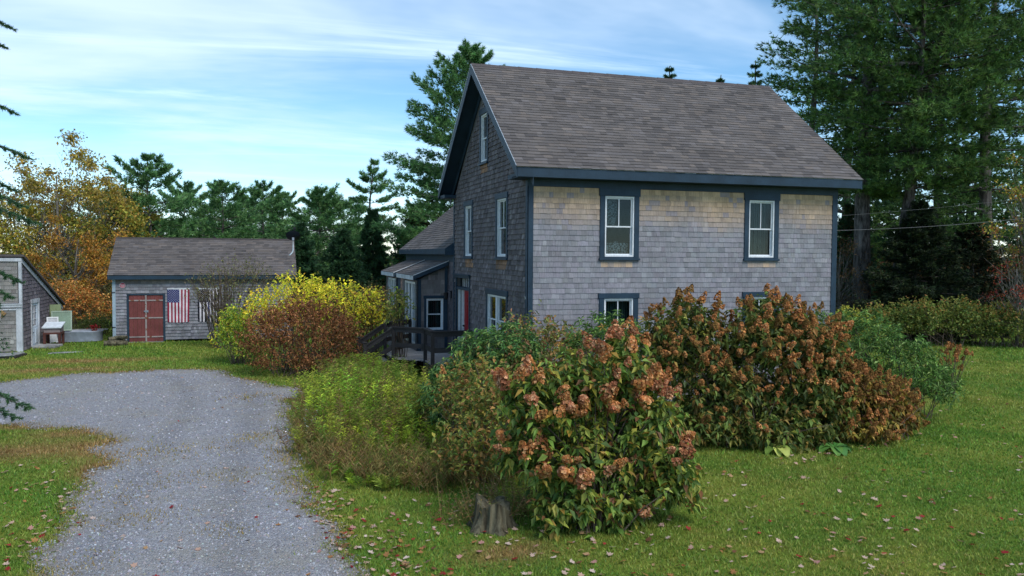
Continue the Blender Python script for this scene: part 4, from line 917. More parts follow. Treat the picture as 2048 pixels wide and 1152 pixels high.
def shrub(name, label, base, lobes, ntip, per, leaf, asp, cols, probs=None, mat='leaf', inner=.35, spread=.4, nstem=40, tiplen=.22, group=None, lift=.5, cat='shrub', up=.35, smat='twig', droop=.15, top=None, topz=None):
    t = thing(name, label, cat, base, group); P, D = lobes_pts(lobes, ntip); sets = []
    Pi, Di = lobes_pts(lobes, int(ntip * inner), .35, .72); P = np.concatenate([P, Pi]); D = np.concatenate([D, Di]); k = len(P)
    ax = unit(D * .6 + A([0, 0, up]) + rng.normal(0, .3, (k, 3))); tipC = np.exp(rng.normal(0, .15, (k, 1)))
    B = np.repeat(P, per, 0) + np.repeat(ax, per, 0) * rng.uniform(-.5, .5, (k * per, 1)) * tiplen * 2; Dd = np.repeat(ax, per, 0) * lift + ball(k * per)
    C = pal(cols, k * per, probs) * np.repeat(tipC, per, 0)
    if top is not None: kk = (B[:, 2] > topz + .25 * np.sin(B[:, 0] * 3)) & (rng.uniform(size=k * per) < .8); C[kk] = pal(top, int(kk.sum()))
    L = leaf * rng.uniform(.6, 1.3, k * per)
    leafmesh('foliage', [leafset(B, Dd, L, L * asp * rng.uniform(.8, 1.2, k * per), C, droop=droop)], MT[mat], t)
    if nstem: stems(t, base, P[:nstem], spread, MT[smat])
    return t

DEFER = []
# ------------------------------------------------------------------ background trees
G1 = 'evergreens along the far edge of the lot'
def far_pines():
    spec = [  # tangent of bearing, distance, height, radius, style, label
        (-.438, 50, 9.4, 2.9, 'pine', 'broad bushy pine directly above the left half of the shed roof'),
        (-.352, 56, 8.3, 3.1, 'pine', 'paler pine with feathery top above the middle of the shed roof'),
        (-.300, 64, 9.0, 2.7, 'pine', 'thin-topped pine rising behind the shed, left of the flat-crowned one'),
        (-.278, 70, 8.9, 2.2, 'pine', 'small layered pine top poking up behind the shed roof end'),
        (-.235, 55, 7.8, 2.9, 'pine', 'dark rounded pine just right of the satellite dish'),
        (-.176, 60, 10.4, 1.9, 'pine', 'ragged crooked pine with wind-bent tip, tallest between shed and house'),
        (-.168, 52, 6.6, 1.6, 'spruce', 'dark narrow spruce standing before the crooked pine'),
        (-.205, 48, 5.2, 2.3, 'spruce', 'low drooping spruce behind the yellow shrub'),
        (-.258, 46, 5.4, 2.0, 'spruce', 'bushy young spruce under the satellite dish'),
        (-.395, 60, 8.4, 3.4, 'pine', 'dark pine filling the gap behind the shed ridge'),
        (-.215, 74, 8.4, 3.8, 'pine', 'distant pine seen between the dish and the crooked pine'),
        (-.320, 80, 8.8, 4.4, 'pine', 'distant dark pine far behind the shed roof'),
        (-.485, 70, 8.6, 4.0, 'pine', 'dark pine behind the yellow maple, left of the shed ridge'),
        (-.120, 50, 6.6, 2.0, 'spruce', 'small spruce tucked between the bare thicket and the house ell'),
    ]
    for i, (t, d, h, r, st, lb) in enumerate(spec):
        conifer('pine_tree' if st == 'pine' else 'spruce_tree', lb, at(t, d), h, r * (1.22 if st == 'pine' else 1.1), PINE if st == 'pine' else SPR, st, .06 if st == 'pine' else .03, 1.3, 7, .29 if st == 'pine' else .2, .052, lean=(.5 if i == 5 else 0, 0), group=G1, gap=.25 if i == 5 else .0)
far_pines()
conifer('white_pine', 'tall dense white pine rising behind the house gable', at(-.068, 47), 15.6, 4.6, PINE, 'pine', .05, 1.7, 8, .27, .045, lean=(.9, .3), br=.9, wh=.7)
conifer('white_pine', 'lower brown-tinged pine behind the ell roof, left of the tall gable pine', at(-.105, 50), 8.2, 2.4, PINE, 'pine', .05, 1., 6, .25, .06, brown=.12)
for t, d, h, lb in ((.185, 60, 17.2, 'pine tip showing over the middle of the house ridge'), (.248, 62, 17.0, 'small spruce tip over the house ridge, right of centre'), (.285, 60, 17.6, 'dark spruce tip at the right end of the house ridge')):
    conifer('spruce_tree', lb, at(t, d), h + .4, 1.9, SPR, 'spruce', .6, .9, 5, .2, .05, group='tree tips over the house roof')
# the big pines right of the house
GR = 'tall pines right of the house'
conifer('white_pine', 'massive straight-trunked white pine nearest the right end of the house', at(.425, 40), 23, 5.0, PINED, 'pine', .30, 1.05, 9, .27, .042, group=GR, br=1.15)
conifer('white_pine', 'pine with pale leaning trunk that forks, right of the straight one', at(.462, 39), 21, 5.2, PINED, 'pine', .34, 1.05, 9, .27, .042, lean=(2.6, -.6), group=GR, fork=1, br=.95)
conifer('white_pine', 'dense pine with drooping boughs towards the upper right corner', at(.575, 40), 22, 6.0, PINED, 'pine', .22, 1.0, 9, .27, .042, group=GR)
conifer('white_pine', 'thin pine with airy branches reaching left over the house roof end', at(.355, 46), 19.5, 3.3, PINE, 'pine', .25, .85, 6, .25, .06, group=GR, gap=.15)
conifer('white_pine', 'dark pine in the second row behind the straight pine trunk', at(.405, 52), 21, 5.0, PINED, 'pine', .08, .7, 6, .3, .07, group=GR)
conifer('white_pine', 'dark pine in the second row behind the leaning trunk', at(.515, 52), 22, 5.4, PINED, 'pine', .06, .7, 6, .3, .07, group=GR)
conifer('white_pine', 'dark pine in the second row cut by the right edge', at(.62, 50), 20, 5.0, PINED, 'pine', .06, .7, 6, .3, .07, group=GR)
conifer('spruce_tree', 'low wide spruce with mossy drooping boughs under the tall pines', at(.49, 37.5), 6.2, 3.5, [(40, 54, 34), (54, 66, 38), (32, 42, 30)], 'spruce', .02, 1.2, 6, .19, .055)
conifer('spruce_tree', 'dark shaggy spruce low at the right behind the green hedge', at(.56, 38.5), 5.4, 3.0, [(38, 50, 34), (50, 60, 38), (32, 42, 30)], 'spruce', .02, 1.1, 6, .19, .055, brown=.08)
conifer('spruce_tree', 'dark young spruce just behind the right corner of the house', at(.41, 44), 6.5, 2.4, SPR, 'spruce', .02, 1.0, 5, .18, .05, brown=.2)
for k_, (t, d) in enumerate(((.345, 70), (.44, 68), (.54, 66), (.64, 64))):
    conifer('spruce_tree', ('dark far spruce closing the gap behind the house corner', 'dark far spruce between the two pine trunks', 'dark far spruce behind the dense right pine', 'dark far spruce at the right frame edge')[k_], at(t, d), 13 if k_ else 15, 4.4, SPR, 'spruce', .02, .5, 6, .34, .11, group='far dark spruces at right')
for a_, b_, lb in ((.375, 47, 'dark undergrowth seen past the house corner below the pines'), (.44, 45, 'shaded undergrowth between the pine trunks'), (.50, 46, 'shaded undergrowth behind the low wide spruce'), (.57, 45, 'shaded undergrowth below the dense right pine'), (.64, 45, 'shaded undergrowth cut by the right edge')):
    DEFER.append((a_, b_, lb))
# deciduous trees
YEL = [(148, 138, 52), (124, 126, 52), (162, 144, 58), (102, 112, 52), (156, 126, 54)]
broadleaf('maple_tree', 'thin yellow-leaved maple at far left above the barn roof', at(-.545, 46), 9.6, 4.4, YEL, 120, 150, .19, .06, cl=.85, top=[(150, 134, 60), (132, 118, 70), (170, 144, 64)])
broadleaf('maple_tree', 'yellow-green maple between the barn and the shed', at(-.495, 52), 8.2, 3.4, [(140, 140, 50), (112, 122, 50), (156, 142, 52), (168, 132, 52)], 90, 150, .19, .04, cl=.85)
broadleaf('orange_maple', 'low bright orange maple just left of the shed roof', at(-.528, 42), 5.2, 2.5, [(176, 122, 48), (158, 112, 46), (168, 138, 58), (128, 98, 50)], 60, 130, .14, .06, cl=.65)
broadleaf('maple_tree', 'half bare grey-brown tree behind the barn roof', at(-.60, 50), 8.2, 4.0, [(120, 100, 66), (140, 116, 60), (100, 88, 66)], 90, 90, .17, .04, cl=.9)
broadleaf('birch_tree', 'half bare brown-grey thicket tree left of the house ell', at(-.140, 56), 6.8, 1.9, [(120, 104, 88), (100, 88, 74), (136, 112, 84)], 45, 22, .11, .1, cl=.6, bark='dbark')
broadleaf('oak_sapling', 'tree with yellow-green leaves at the right frame edge', at(.626, 34), 7.8, 1.6, [(150, 146, 54), (124, 126, 52), (168, 148, 60), (150, 96, 60)], 40, 45, .12, .45, cl=.5)
broadleaf('red_sapling', 'bare-branched sapling with dark red leaves before the hedge at far right', at(.614, 33.5), 3.9, 1.4, [(140, 52, 40), (112, 42, 38), (150, 78, 50), (96, 60, 44)], 26, 24, .10, .25, cl=.42)
broadleaf('brown_thicket', 'brown-leaved undergrowth tree in the shade behind the house corner', at(.398, 40), 5.0, 1.8, [(96, 70, 44), (112, 84, 54), (76, 66, 40)], 40, 40, .11, .05, cl=.5)

# ------------------------------------------------------------------ shrubs in the middle distance
def lob(t, d, z, rx, ry, rz): return (at(t, d, z), (rx, ry, rz))
shrub('orange_shrub', 'rounded orange and yellow shrub between the barn and the shed', at(-.525, 38.5), [lob(-.545, 38.5, 1.0, 1.5, 1.0, 1.25), lob(-.515, 39, .8, 1.2, 1.0, 1.0)], 520, 9, .11, .6, [(190, 120, 60), (172, 128, 64), (150, 96, 52), (128, 120, 58), (196, 148, 84)], spread=.5)
shrub('green_shrub', 'low dark green shrub beside the left corner of the shed', at(-.502, 36.5), [lob(-.502, 36.5, .35, .9, .6, .55)], 160, 9, .09, .5, [(78, 92, 44), (96, 104, 50), (66, 78, 40)], spread=.3)
shrub('twiggy_shrub', 'thin greyish-green twiggy shrub in front of the second flag', at(-.347, 31.6), [lob(-.362, 31.6, 2.15, 1.0, .8, 1.15), lob(-.325, 31.6, 2.3, 1.2, .8, 1.3), lob(-.345, 31.6, 1.1, .8, .7, .8)], 420, 4, .085, .45, [(108, 112, 62), (92, 100, 58), (124, 112, 72), (100, 88, 64)], inner=.7, nstem=170, spread=.35, up=.8)
for a_, b_, lb in ((-.46, 41, 'brown bramble tangle behind the orange shrub'), (-.60, 39, 'dull brown undergrowth behind the barn roof slope'), (-.19, 46, 'dark undergrowth below the crooked pine'), (-.26, 43, 'dark undergrowth right of the shed end wall'), (-.145, 44, 'dark undergrowth next to the house ell')):
    shrub('undergrowth', lb, at(a_, b_), [lob(a_ - .03, b_, .9, 1.9, 1.2, 1.1), lob(a_ + .03, b_ + 1, .8, 1.8, 1.2, 1.3)], 420, 8, .13, .55, [(92, 84, 56), (74, 78, 48), (110, 92, 58), (60, 72, 44)] if a_ < -.3 else [(52, 70, 44), (64, 78, 46), (80, 72, 46)], spread=.9, nstem=60)
for a_, b_, lb in DEFER:
    shrub('undergrowth', lb, at(a_, b_), [lob(a_ - .02, b_, 1.5, 2.0, 1.2, 1.9), lob(a_ + .03, b_ + 1, 1.9, 1.9, 1.2, 2.4)], 420, 9, .17, .55, [(84, 84, 50), (70, 80, 46), (104, 82, 52), (64, 74, 44), (120, 84, 54)], spread=1.2, nstem=50)
YB = [(214, 204, 60), (188, 194, 58), (226, 208, 80), (154, 172, 52), (214, 178, 66)]
shrub('yellow_shrub', 'bright yellow-green shrub behind the rust-brown bush', at(-.235, 28.5), [lob(-.262, 28.3, 1.75, 1.05, .9, 1.25), lob(-.218, 28.6, 1.7, 1.15, .9, 1.1), lob(-.178, 28.8, 1.45, .95, .8, 1.05), lob(-.305, 28, 1.35, .7, .7, 1.15), lob(-.335, 27.8, .9, .75, .7, .9)], 800, 9, .10, .5, YB, [.3, .26, .2, .14, .10], spread=.8, nstem=80, up=.9, tiplen=.2)
shrub('green_shrub', 'fresh green leafy shrub at the left foot of the yellow one', at(-.33, 27.2), [lob(-.335, 27.2, .9, .55, .5, 1.0), lob(-.318, 27, .45, .6, .5, .5)], 200, 9, .10, .5, [(110, 142, 52), (130, 152, 56), (88, 118, 48), (160, 160, 60)], spread=.3)
RU = [(138, 94, 62), (120, 80, 52), (158, 114, 78), (100, 70, 48), (114, 96, 54)]
shrub('rust_brown_bush', 'large rounded rust-brown bush beside the gravel drive', at(-.255, 25.2), [lob(-.285, 24.9, 1.0, 1.1, .9, 1.0), lob(-.235, 25.1, 1.15, 1.2, 1.0, 1.05), lob(-.262, 25.4, 1.55, .9, .8, .75), lob(-.222, 25.4, .85, .7, .8, .9), lob(-.27, 24.6, .4, 1.1, .8, .45), lob(-.22, 24.9, .4, 1.0, .8, .45)], 1300, 11, .085, .55, RU, [.3, .25, .2, .13, .12], mat='dead', spread=.9, nstem=90)
shrub('mixed_shrub', 'loose reddish-green shrub between the rust bush and the deck steps', at(-.178, 29.2), [lob(-.185, 29.0, 1.2, .9, .8, 1.25), lob(-.158, 29.8, 1.35, .6, .7, 1.05), lob(-.20, 28.0, .7, .7, .7, .8)], 420, 8, .10, .5, [(118, 110, 60), (92, 100, 54), (150, 96, 66), (128, 124, 62), (104, 78, 52)], spread=.6, nstem=70)
shrub('climbing_sapling', 'thin green sapling in front of the glazed porch', at(-.135, 25.6), [lob(-.138, 25.6, 1.75, .35, .35, .75)], 60, 6, .12, .55, [(120, 132, 60), (98, 116, 54), (150, 140, 70)], spread=.15, nstem=24)
# right of the house
shrub('yellow_green_bush', 'yellow-green bush at the right rear corner of the house', at(.407, 30), [lob(.405, 30, .95, .75, .8, .85), lob(.43, 30.3, .7, .7, .7, .65)], 260, 9, .10, .55, [(150, 152, 58), (124, 134, 52), (168, 158, 66)], spread=.4)
for a_, b_, h_, lb in ((.465, 34.3, 1.05, 'left end of the long green hedge under the spruces'), (.52, 34.0, 1.15, 'middle stretch of the long green hedge'), (.575, 34.0, 1.05, 'right stretch of the long green hedge with orange tips'), (.625, 33.6, 1.0, 'hedge shrub cut by the right frame edge')):
    shrub('hedge_shrub', lb, at(a_, b_), [lob(a_ - .018, b_, h_ * .75, 1.15, .9, h_ * .85), lob(a_ + .02, b_ + .2, h_ * .8, 1.1, .9, h_ * .9)], 440, 9, .11, .55, [(88, 108, 50), (108, 122, 56), (70, 90, 44), (128, 124, 60)], spread=.9, nstem=50, group='shrubs of the long hedge', top=[(120, 130, 60), (134, 128, 62), (100, 120, 56), (160, 120, 66)], topz=h_ * 1.35)

# ------------------------------------------------------------------ hydrangeas
def panicle_mesh(k, cols, L=.21, R=.075, n=95, g=1.):
    u = rng.uniform(0, 1, n) ** 1.1; th_ = rng.uniform(0, 6.283, n); r = R * (1 - u) ** .75 * rng.uniform(.75, 1.1, n) + .008
    P = np.stack([r * np.cos(th_), r * np.sin(th_), u * L], 1); D = unit(np.stack([np.cos(th_), np.sin(th_), .35 + u], 1))
    V = []; C = []
    c = pal(cols, n, var=.26, g=1.4 * g)
    e1 = unit(np.cross(D, ball(n))); e2 = np.cross(D, e1); s = rng.uniform(.016, .026, (n, 1))
    V = np.stack([P - e1 * s, P - e2 * s + D * .008, P + e1 * s, P + e2 * s + D * .008], 1)
    return npmesh('flower_head', V, np.arange(4 * n).reshape(-1, 4), MT['floret'], np.repeat(c, 4, 0))
FT = [(172, 116, 68), (156, 102, 58), (184, 130, 80), (146, 90, 54), (196, 150, 104)]
FP = [(166, 108, 76), (152, 96, 66), (180, 126, 90), (140, 86, 58), (194, 150, 114)]
FB = [(152, 100, 58), (166, 112, 66), (132, 84, 50), (180, 132, 84)]
FO = [(144, 108, 60), (130, 100, 54), (162, 120, 68), (118, 84, 50)]
PAN = [panicle_mesh(i, (FT, FP, FT, FB, FO, FP)[i % 6], rng.uniform(.13, .21), rng.uniform(.055, .08), 90, (.95, .8, .66, .9, .75, .85)[(i * 5) % 6]) for i in range(24)]
LEAFP = []
def leaf_proto(c):
    V = A([(0, 0, 0), (-.030, .05, .012), (.0, .048, 0), (.030, .05, .012), (-.024, .09, .006), (0, .092, -.006), (.024, .09, .006), (0, .14, -.03)]); F = [(0, 2, 1), (0, 3, 2), (1, 2, 5), (1, 5, 4), (2, 3, 6), (2, 6, 5), (4, 5, 7), (5, 6, 7)]
    return npmesh('leaf', V, F, MT['leaf'], np.repeat(A([lin(*c)]), 8, 0))
HL_ = [(98, 120, 50), (80, 104, 44), (124, 134, 56), (154, 148, 62), (66, 88, 42), (120, 82, 52), (150, 120, 54)]
LEAFP = [leaf_proto(c) for c in HL_]
def frame_of(d, s, roll=None):
    d = unit(d); ref = A([0, 0, 1.]) if abs(d[2]) < .95 else A([1., 0, 0]); x = unit(np.cross(ref, d)); y = np.cross(d, x); a_ = rng.uniform(0, 6.28) if roll is None else roll
    x2 = x * math.cos(a_) + y * math.sin(a_); y2 = np.cross(d, x2)
    return x2 * s, y2 * s, d * s
def inst(name, me, p, X_, Y_, Z_, parent):
    o = bpy.data.objects.new(name, me); link(o, parent); m_ = Matrix.Identity(4)
    for i in range(3): m_[i][0], m_[i][1], m_[i][2], m_[i][3] = X_[i], Y_[i], Z_[i], p[i]
    o.matrix_basis = m_; return o
def hydrangea(name, label, base, lobes, ntip, nhead, variants, cols, probs, leaf=.125, single_leaves=0, spread=.6, headz=.55, scale=1., nlow=.25, inner=.8, group=None, bunch=False):
    t = thing(name, label, 'hydrangea', base, group); P, D = lobes_pts(lobes, ntip, .80, 1.06, -.55)
    Pi, Di = lobes_pts(lobes, int(ntip * inner), .35, .8, -.7)
    sets = []; per = 9
    for PP, DD in ((P, D), (Pi, Di)):
        k = len(PP); ax = unit(DD * .7 + A([0, 0, .6]) + rng.normal(0, .25, (k, 3)))
        B = np.repeat(PP, per, 0) - np.repeat(ax, per, 0) * rng.uniform(.0, .34, (k * per, 1)); o_ = ball(k * per); o_ = unit(o_ - np.repeat(ax, per, 0) * (o_ * np.repeat(ax, per, 0)).sum(1, keepdims=True))
        Dd = o_ + np.repeat(ax, per, 0) * .25 - A([0, 0, .45]); L = leaf * rng.uniform(.6, 1.25, k * per)
        zone = np.repeat(np.exp(rng.normal(0, .2, (k, 1))), per, 0)
        sets.append(leafset(B, Dd, L, L * rng.uniform(.45, .62, k * per), pal(cols, k * per, probs) * zone, lift=.16, droop=.25))
    leafmesh('foliage', sets, MT['leaf'], t)
    stems(t, base, np.concatenate([P[:70], Pi[:70]]), spread, MT['twig'], .011)
    # flower heads: the upper and outer tips first
    sc_ = P[:, 2] / P[:, 2].max() + rng.uniform(0, .75, len(P)) - (D @ A([FW[0], FW[1], 0])) * .45
    if bunch: sc_ = sc_ + 1.1 * np.sin(P[:, 2] * 7.5 + 1.2 * np.sin(P @ RI * 2.2)) * .5
    idx = np.argsort(-sc_)[:int(nhead * 1.0)]
    for j in idx:
        ax = unit(D[j] * .75 + A([0, 0, .6]) + rng.normal(0, .35, 3)); s = scale * rng.uniform(.6, 1.35)
        X_, Y_, Z_ = frame_of(ax, s); inst('flower_head', PAN[variants[rng.integers(len(variants))]], P[j], X_, Y_, Z_, t)
    if single_leaves:
        face = -(D @ FW) + rng.normal(0, .3, len(P)); jj = np.argsort(-face)[:single_leaves]
        for j in jj:
            d_ = unit(D[j] * .8 + rng.normal(0, .5, 3) + A([0, 0, -.25])); nrm = unit(A([0, 0, 1]) + rng.normal(0, .35, 3)); X_ = unit(np.cross(d_, nrm)); Z_ = np.cross(X_, d_); s = rng.uniform(.75, 1.25)
            inst('leaf', LEAFP[rng.choice(7, p=[.26, .22, .18, .12, .1, .06, .06])], P[j] - D[j] * .05, X_ * s, d_ * s, Z_ * s, t)
    return t
hydrangea('flowering_hydrangea', 'nearest hydrangea with pinkish-tan dried flower heads, growing by the old stump', at(.10, 11.2),
          [lob(.035, 11.0, 1.72, .62, .6, .58), lob(.085, 11.1, 1.9, .55, .55, .6), lob(.135, 11.2, 2.05, .50, .5, .62), lob(.165, 11.2, 1.35, .62, .6, .7), lob(.09, 11.0, 1.0, .85, .6, .62), lob(.185, 11.2, .62, .62, .55, .55), lob(.10, 11.0, .42, .95, .6, .45), lob(.02, 11.0, 1.1, .45, .45, .5)],
          680, 125, (0, 1, 2, 5, 6, 7, 8, 11, 12, 13, 14, 17, 18, 19, 20, 23, 3), HL_, [.27, .22, .17, .12, .1, .06, .06], single_leaves=170, spread=.45, scale=.92, inner=1.1, bunch=True)
hydrangea('flowering_hydrangea', 'huge rust-flowered hydrangea under the right upstairs window', at(.30, 16.6),
          [lob(.215, 16.4, 1.95, .95, .8, 1.0), lob(.31, 16.3, 2.0, 1.0, .8, .95), lob(.355, 16.4, 1.75, .95, .8, .95), lob(.27, 16.2, 1.05, 1.25, .8, .95), lob(.37, 16.2, .95, 1.0, .8, .9), lob(.25, 16.0, .4, 1.1, .8, .5), lob(.33, 15.9, .4, 1.3, .8, .5)],
          1150, 300, (0, 2, 3, 4, 9, 10, 15, 16, 21, 22, 3, 4, 10), [(94, 108, 48), (78, 94, 44), (114, 112, 50), (64, 80, 40), (126, 104, 52)], [.27, .25, .2, .14, .14], leaf=.135, spread=1.0, scale=.84, inner=.9)
hydrangea('flowering_hydrangea', 'lower brown-headed hydrangea between the huge one and the rhododendron', at(.435, 16.8),
          [lob(.40, 16.5, .85, .75, .7, .85), lob(.44, 16.7, .65, .8, .7, .75), lob(.468, 17.0, .5, .5, .6, .55), lob(.43, 16.4, .35, .9, .7, .4)],
          480, 150, (3, 4, 9, 10, 15, 16, 21, 22), [(120, 112, 48), (140, 120, 52), (90, 92, 44), (104, 70, 46), (150, 124, 54)], None, leaf=.12, spread=.7, scale=.8, inner=.9)
def sparse_hydrangea(name, label, base, n, ht, rad):
    t = thing(name, label, 'hydrangea', base); b = MB()
    for i in range(n):
        a0 = rng.uniform(0, 6.28); q0 = A(base) + A([math.cos(a0) * .2 * rad, math.sin(a0) * .2 * rad, 0]); q1 = A(base) + A([math.cos(a0) * rad * rng.uniform(.3, 1), math.sin(a0) * rad * rng.uniform(.3, 1), ht * rng.uniform(.6, 1.1)])
        b.tube([q0, (q0 + q1) / 2 + A([0, 0, .1]), q1], [.012, .009, .005], 4, False); X_, Y_, Z_ = frame_of(unit(q1 - q0 + rng.normal(0, .2, 3)), rng.uniform(.7, 1.05)); inst('flower_head', PAN[(3, 4, 9, 10, 2)[i % 5]], q1, X_, Y_, Z_, t)
    b.build('stems', MT['twig'], t, 'stuff')
sparse_hydrangea('bare_hydrangea', 'small sparse hydrangea with bare stems at the edge of the right lawn', at(.532, 21.5), 22, 1.3, .65)
sparse_hydrangea('bare_hydrangea', 'few rust flower stalks poking through the rhododendron left of the house', at(-.062, 15.4), 14, 1.35, .45)

# ------------------------------------------------------------------ rhododendrons: whorls of long leaves
RH = [(80, 110, 52), (102, 132, 64), (62, 88, 44), (128, 150, 84)]
def rhodo(name, label, base, lobes, nw, cols=RH, leaf=.13, yellow=.0, spread=.6, inner=.5, asp=.27, probs=(.34, .26, .28, .12)):
    t = thing(name, label, 'rhododendron', base); P, D = lobes_pts(lobes, nw); Pi, Di = lobes_pts(lobes, int(nw * inner), .4, .78); P = np.concatenate([P, Pi]); D = np.concatenate([D, Di]); k = len(P); per = 9
    ax = unit(D * .8 + A([0, 0, .55]) + rng.normal(0, .2, (k, 3))); e1 = unit(np.cross(ax, ball(k))); e2 = np.cross(ax, e1); th_ = (np.arange(per) * 2.4)[None] + rng.uniform(0, 6.28, (k, 1)); el = np.linspace(.75, -.45, per)[None, :, None]
    Dd = (e1[:, None] * np.cos(th_)[..., None] + e2[:, None] * np.sin(th_)[..., None]) + ax[:, None] * el; B = np.repeat(P[:, None], per, 1) - ax[:, None] * np.linspace(0, .05, per)[None, :, None]
    L = leaf * rng.uniform(.7, 1.2, k * per); C = pal(cols, k * per, probs, .13) * np.repeat(np.exp(rng.normal(0, .14, (k, 1))), per, 0)
    if yellow: kk = np.repeat(rng.uniform(size=k) < yellow, per); C[kk] = pal([(176, 150, 66), (150, 140, 62), (190, 140, 74)], int(kk.sum()))
    leafmesh('foliage', [leafset(B.reshape(-1, 3), Dd.reshape(-1, 3), L, L * asp, C, lift=.25, droop=.2)], MT['gloss'], t)
    stems(t, base, P[:60], spread, MT['twig'], .014)
    return t
rhodo('rhododendron', 'mounded dark green rhododendron at the right end of the planting bed', at(.46, 19), [lob(.428, 19, 1.3, 1.05, .9, 1.1), lob(.468, 18.8, 1.0, 1.1, .9, 1.05), lob(.503, 18.6, .6, .85, .8, .7), lob(.40, 19.4, 1.45, .9, .8, .95)], 780)
rhodo('rhododendron', 'rhododendron with some yellow leaves under the lower front window', at(.115, 17), [lob(.12, 17, 1.55, 1.0, .8, .95), lob(.16, 17.2, 1.4, .8, .7, .95), lob(.085, 16.6, 1.2, .8, .8, .9), lob(.20, 17.8, .95, .9, .6, 1.0)], 620, yellow=.14)
rhodo('rhododendron', 'green rhododendron hiding the deck, left of the front corner', at(-.04, 16.8), [lob(-.072, 16.6, .75, .65, .7, .85), lob(-.035, 16.8, 1.35, .75, .8, .85), lob(.0, 16.4, 1.45, .8, .8, .9), lob(-.05, 15.9, .6, .8, .7, .75)], 700, [(74, 108, 56), (96, 128, 66), (56, 86, 48), (120, 136, 72)], leaf=.115, asp=.36)
shrub('rambling_shrub', 'loose brownish-green rambling shrub before the front corner of the house', at(.02, 17.6), [lob(.01, 17.4, 1.55, .55, .6, .75), lob(.038, 17.6, 1.6, .7, .6, .8), lob(.055, 16.8, 1.5, .7, .7, .7), lob(.02, 16.2, 1.1, .9, .8, .9)], 420, 8, .10, .55, [(124, 128, 66), (104, 112, 58), (150, 118, 72), (132, 96, 64), (90, 100, 52)], spread=.5, nstem=90, up=.7)
shrub('rust_leaved_shrub', 'low shrub with rusty and olive leaves left of the nearest hydrangea', at(-.03, 13.8), [lob(-.045, 14.4, 1.0, .75, .7, .85), lob(-.01, 13.6, .9, .7, .7, .8), lob(-.03, 12.8, .5, .8, .6, .6)], 480, 8, .10, .5, [(126, 130, 58), (98, 114, 50), (140, 104, 58), (134, 118, 56), (82, 98, 46)], spread=.6, nstem=80)

# ------------------------------------------------------------------ hostas
def hosta(label, base, n, yellow):
    t = thing('hosta', label, 'hosta', base)
    for i in range(n):
        a0 = i * 2.4 + rng.uniform(-.3, .3); d_ = A([math.cos(a0), math.sin(a0), 0]); ln = rng.uniform(.24, .34); V = []; F = []
        for j, s in enumerate(np.linspace(0, 1, 6)):
            wv_ = ln * .36 * math.sin(math.pi * min(1, s * .93 + .05)) ** .8; c = A(base) + d_ * (.06 + ln * s) + A([0, 0, .06 + .26 * s - .36 * s * s]); sd_ = A([-d_[1], d_[0], 0])
            V += [c - sd_ * wv_ + A([0, 0, .03]), c, c + sd_ * wv_ + A([0, 0, .03])]
        for j in range(5): F += [(3 * j, 3 * j + 1, 3 * j + 4, 3 * j + 3), (3 * j + 1, 3 * j + 2, 3 * j + 5, 3 * j + 4)]
        c = pal([(128, 150, 66), (160, 164, 84), (108, 136, 60)] if yellow else [(70, 110, 54), (92, 130, 62), (60, 98, 50)], 1)
        npobj('leaf', V, F, MT['gloss'], np.repeat(c, 18, 0), t, smooth=True)
hosta('yellowing hosta at the foot of the huge hydrangea', at(.325, 15.3), 9, True)
hosta('green hosta right of the yellowing one', at(.395, 15.4), 10, False)

# ------------------------------------------------------------------ old stump
sb = at(-.024, 10.95); stp_ = thing('tree_stump', 'weathered grey tree stump with flaring roots left of the nearest hydrangea', 'stump', sb)
n_ = 48; V = []; F = []; zz_ = [0, .04, .10, .18, .27, .36, .42, .45]
for j_, z_ in enumerate(zz_):
    for j in range(n_):
        th_ = 2 * math.pi * j / n_; fl = .215 + .25 * math.exp(-z_ / .13) * (.55 + .45 * math.cos(5 * th_ + .7)) + .018 * math.sin(13 * th_ + 2) + .012 * math.sin(29 * th_ + z_ * 6); zt2 = z_ if z_ < .35 else z_ + .06 * math.sin(3 * th_) - .05 * math.cos(th_ + .5)
        V.append((sb[0] + fl * math.cos(th_) + .05 * z_, sb[1] + fl * math.sin(th_), zt2 * .9 - .05))
for r in range(len(zz_) - 1):
    for j in range(n_): F.append((r * n_ + j, r * n_ + (j + 1) % n_, (r + 1) * n_ + (j + 1) % n_, (r + 1) * n_ + j))
npobj('bole', V, F, MT['stump'], None, stp_)
npobj('cut_top', V[-n_:] + [(sb[0] + .03, sb[1], .30)], [(j, (j + 1) % n_, n_) for j in range(n_)], MT['stump'], None, stp_)

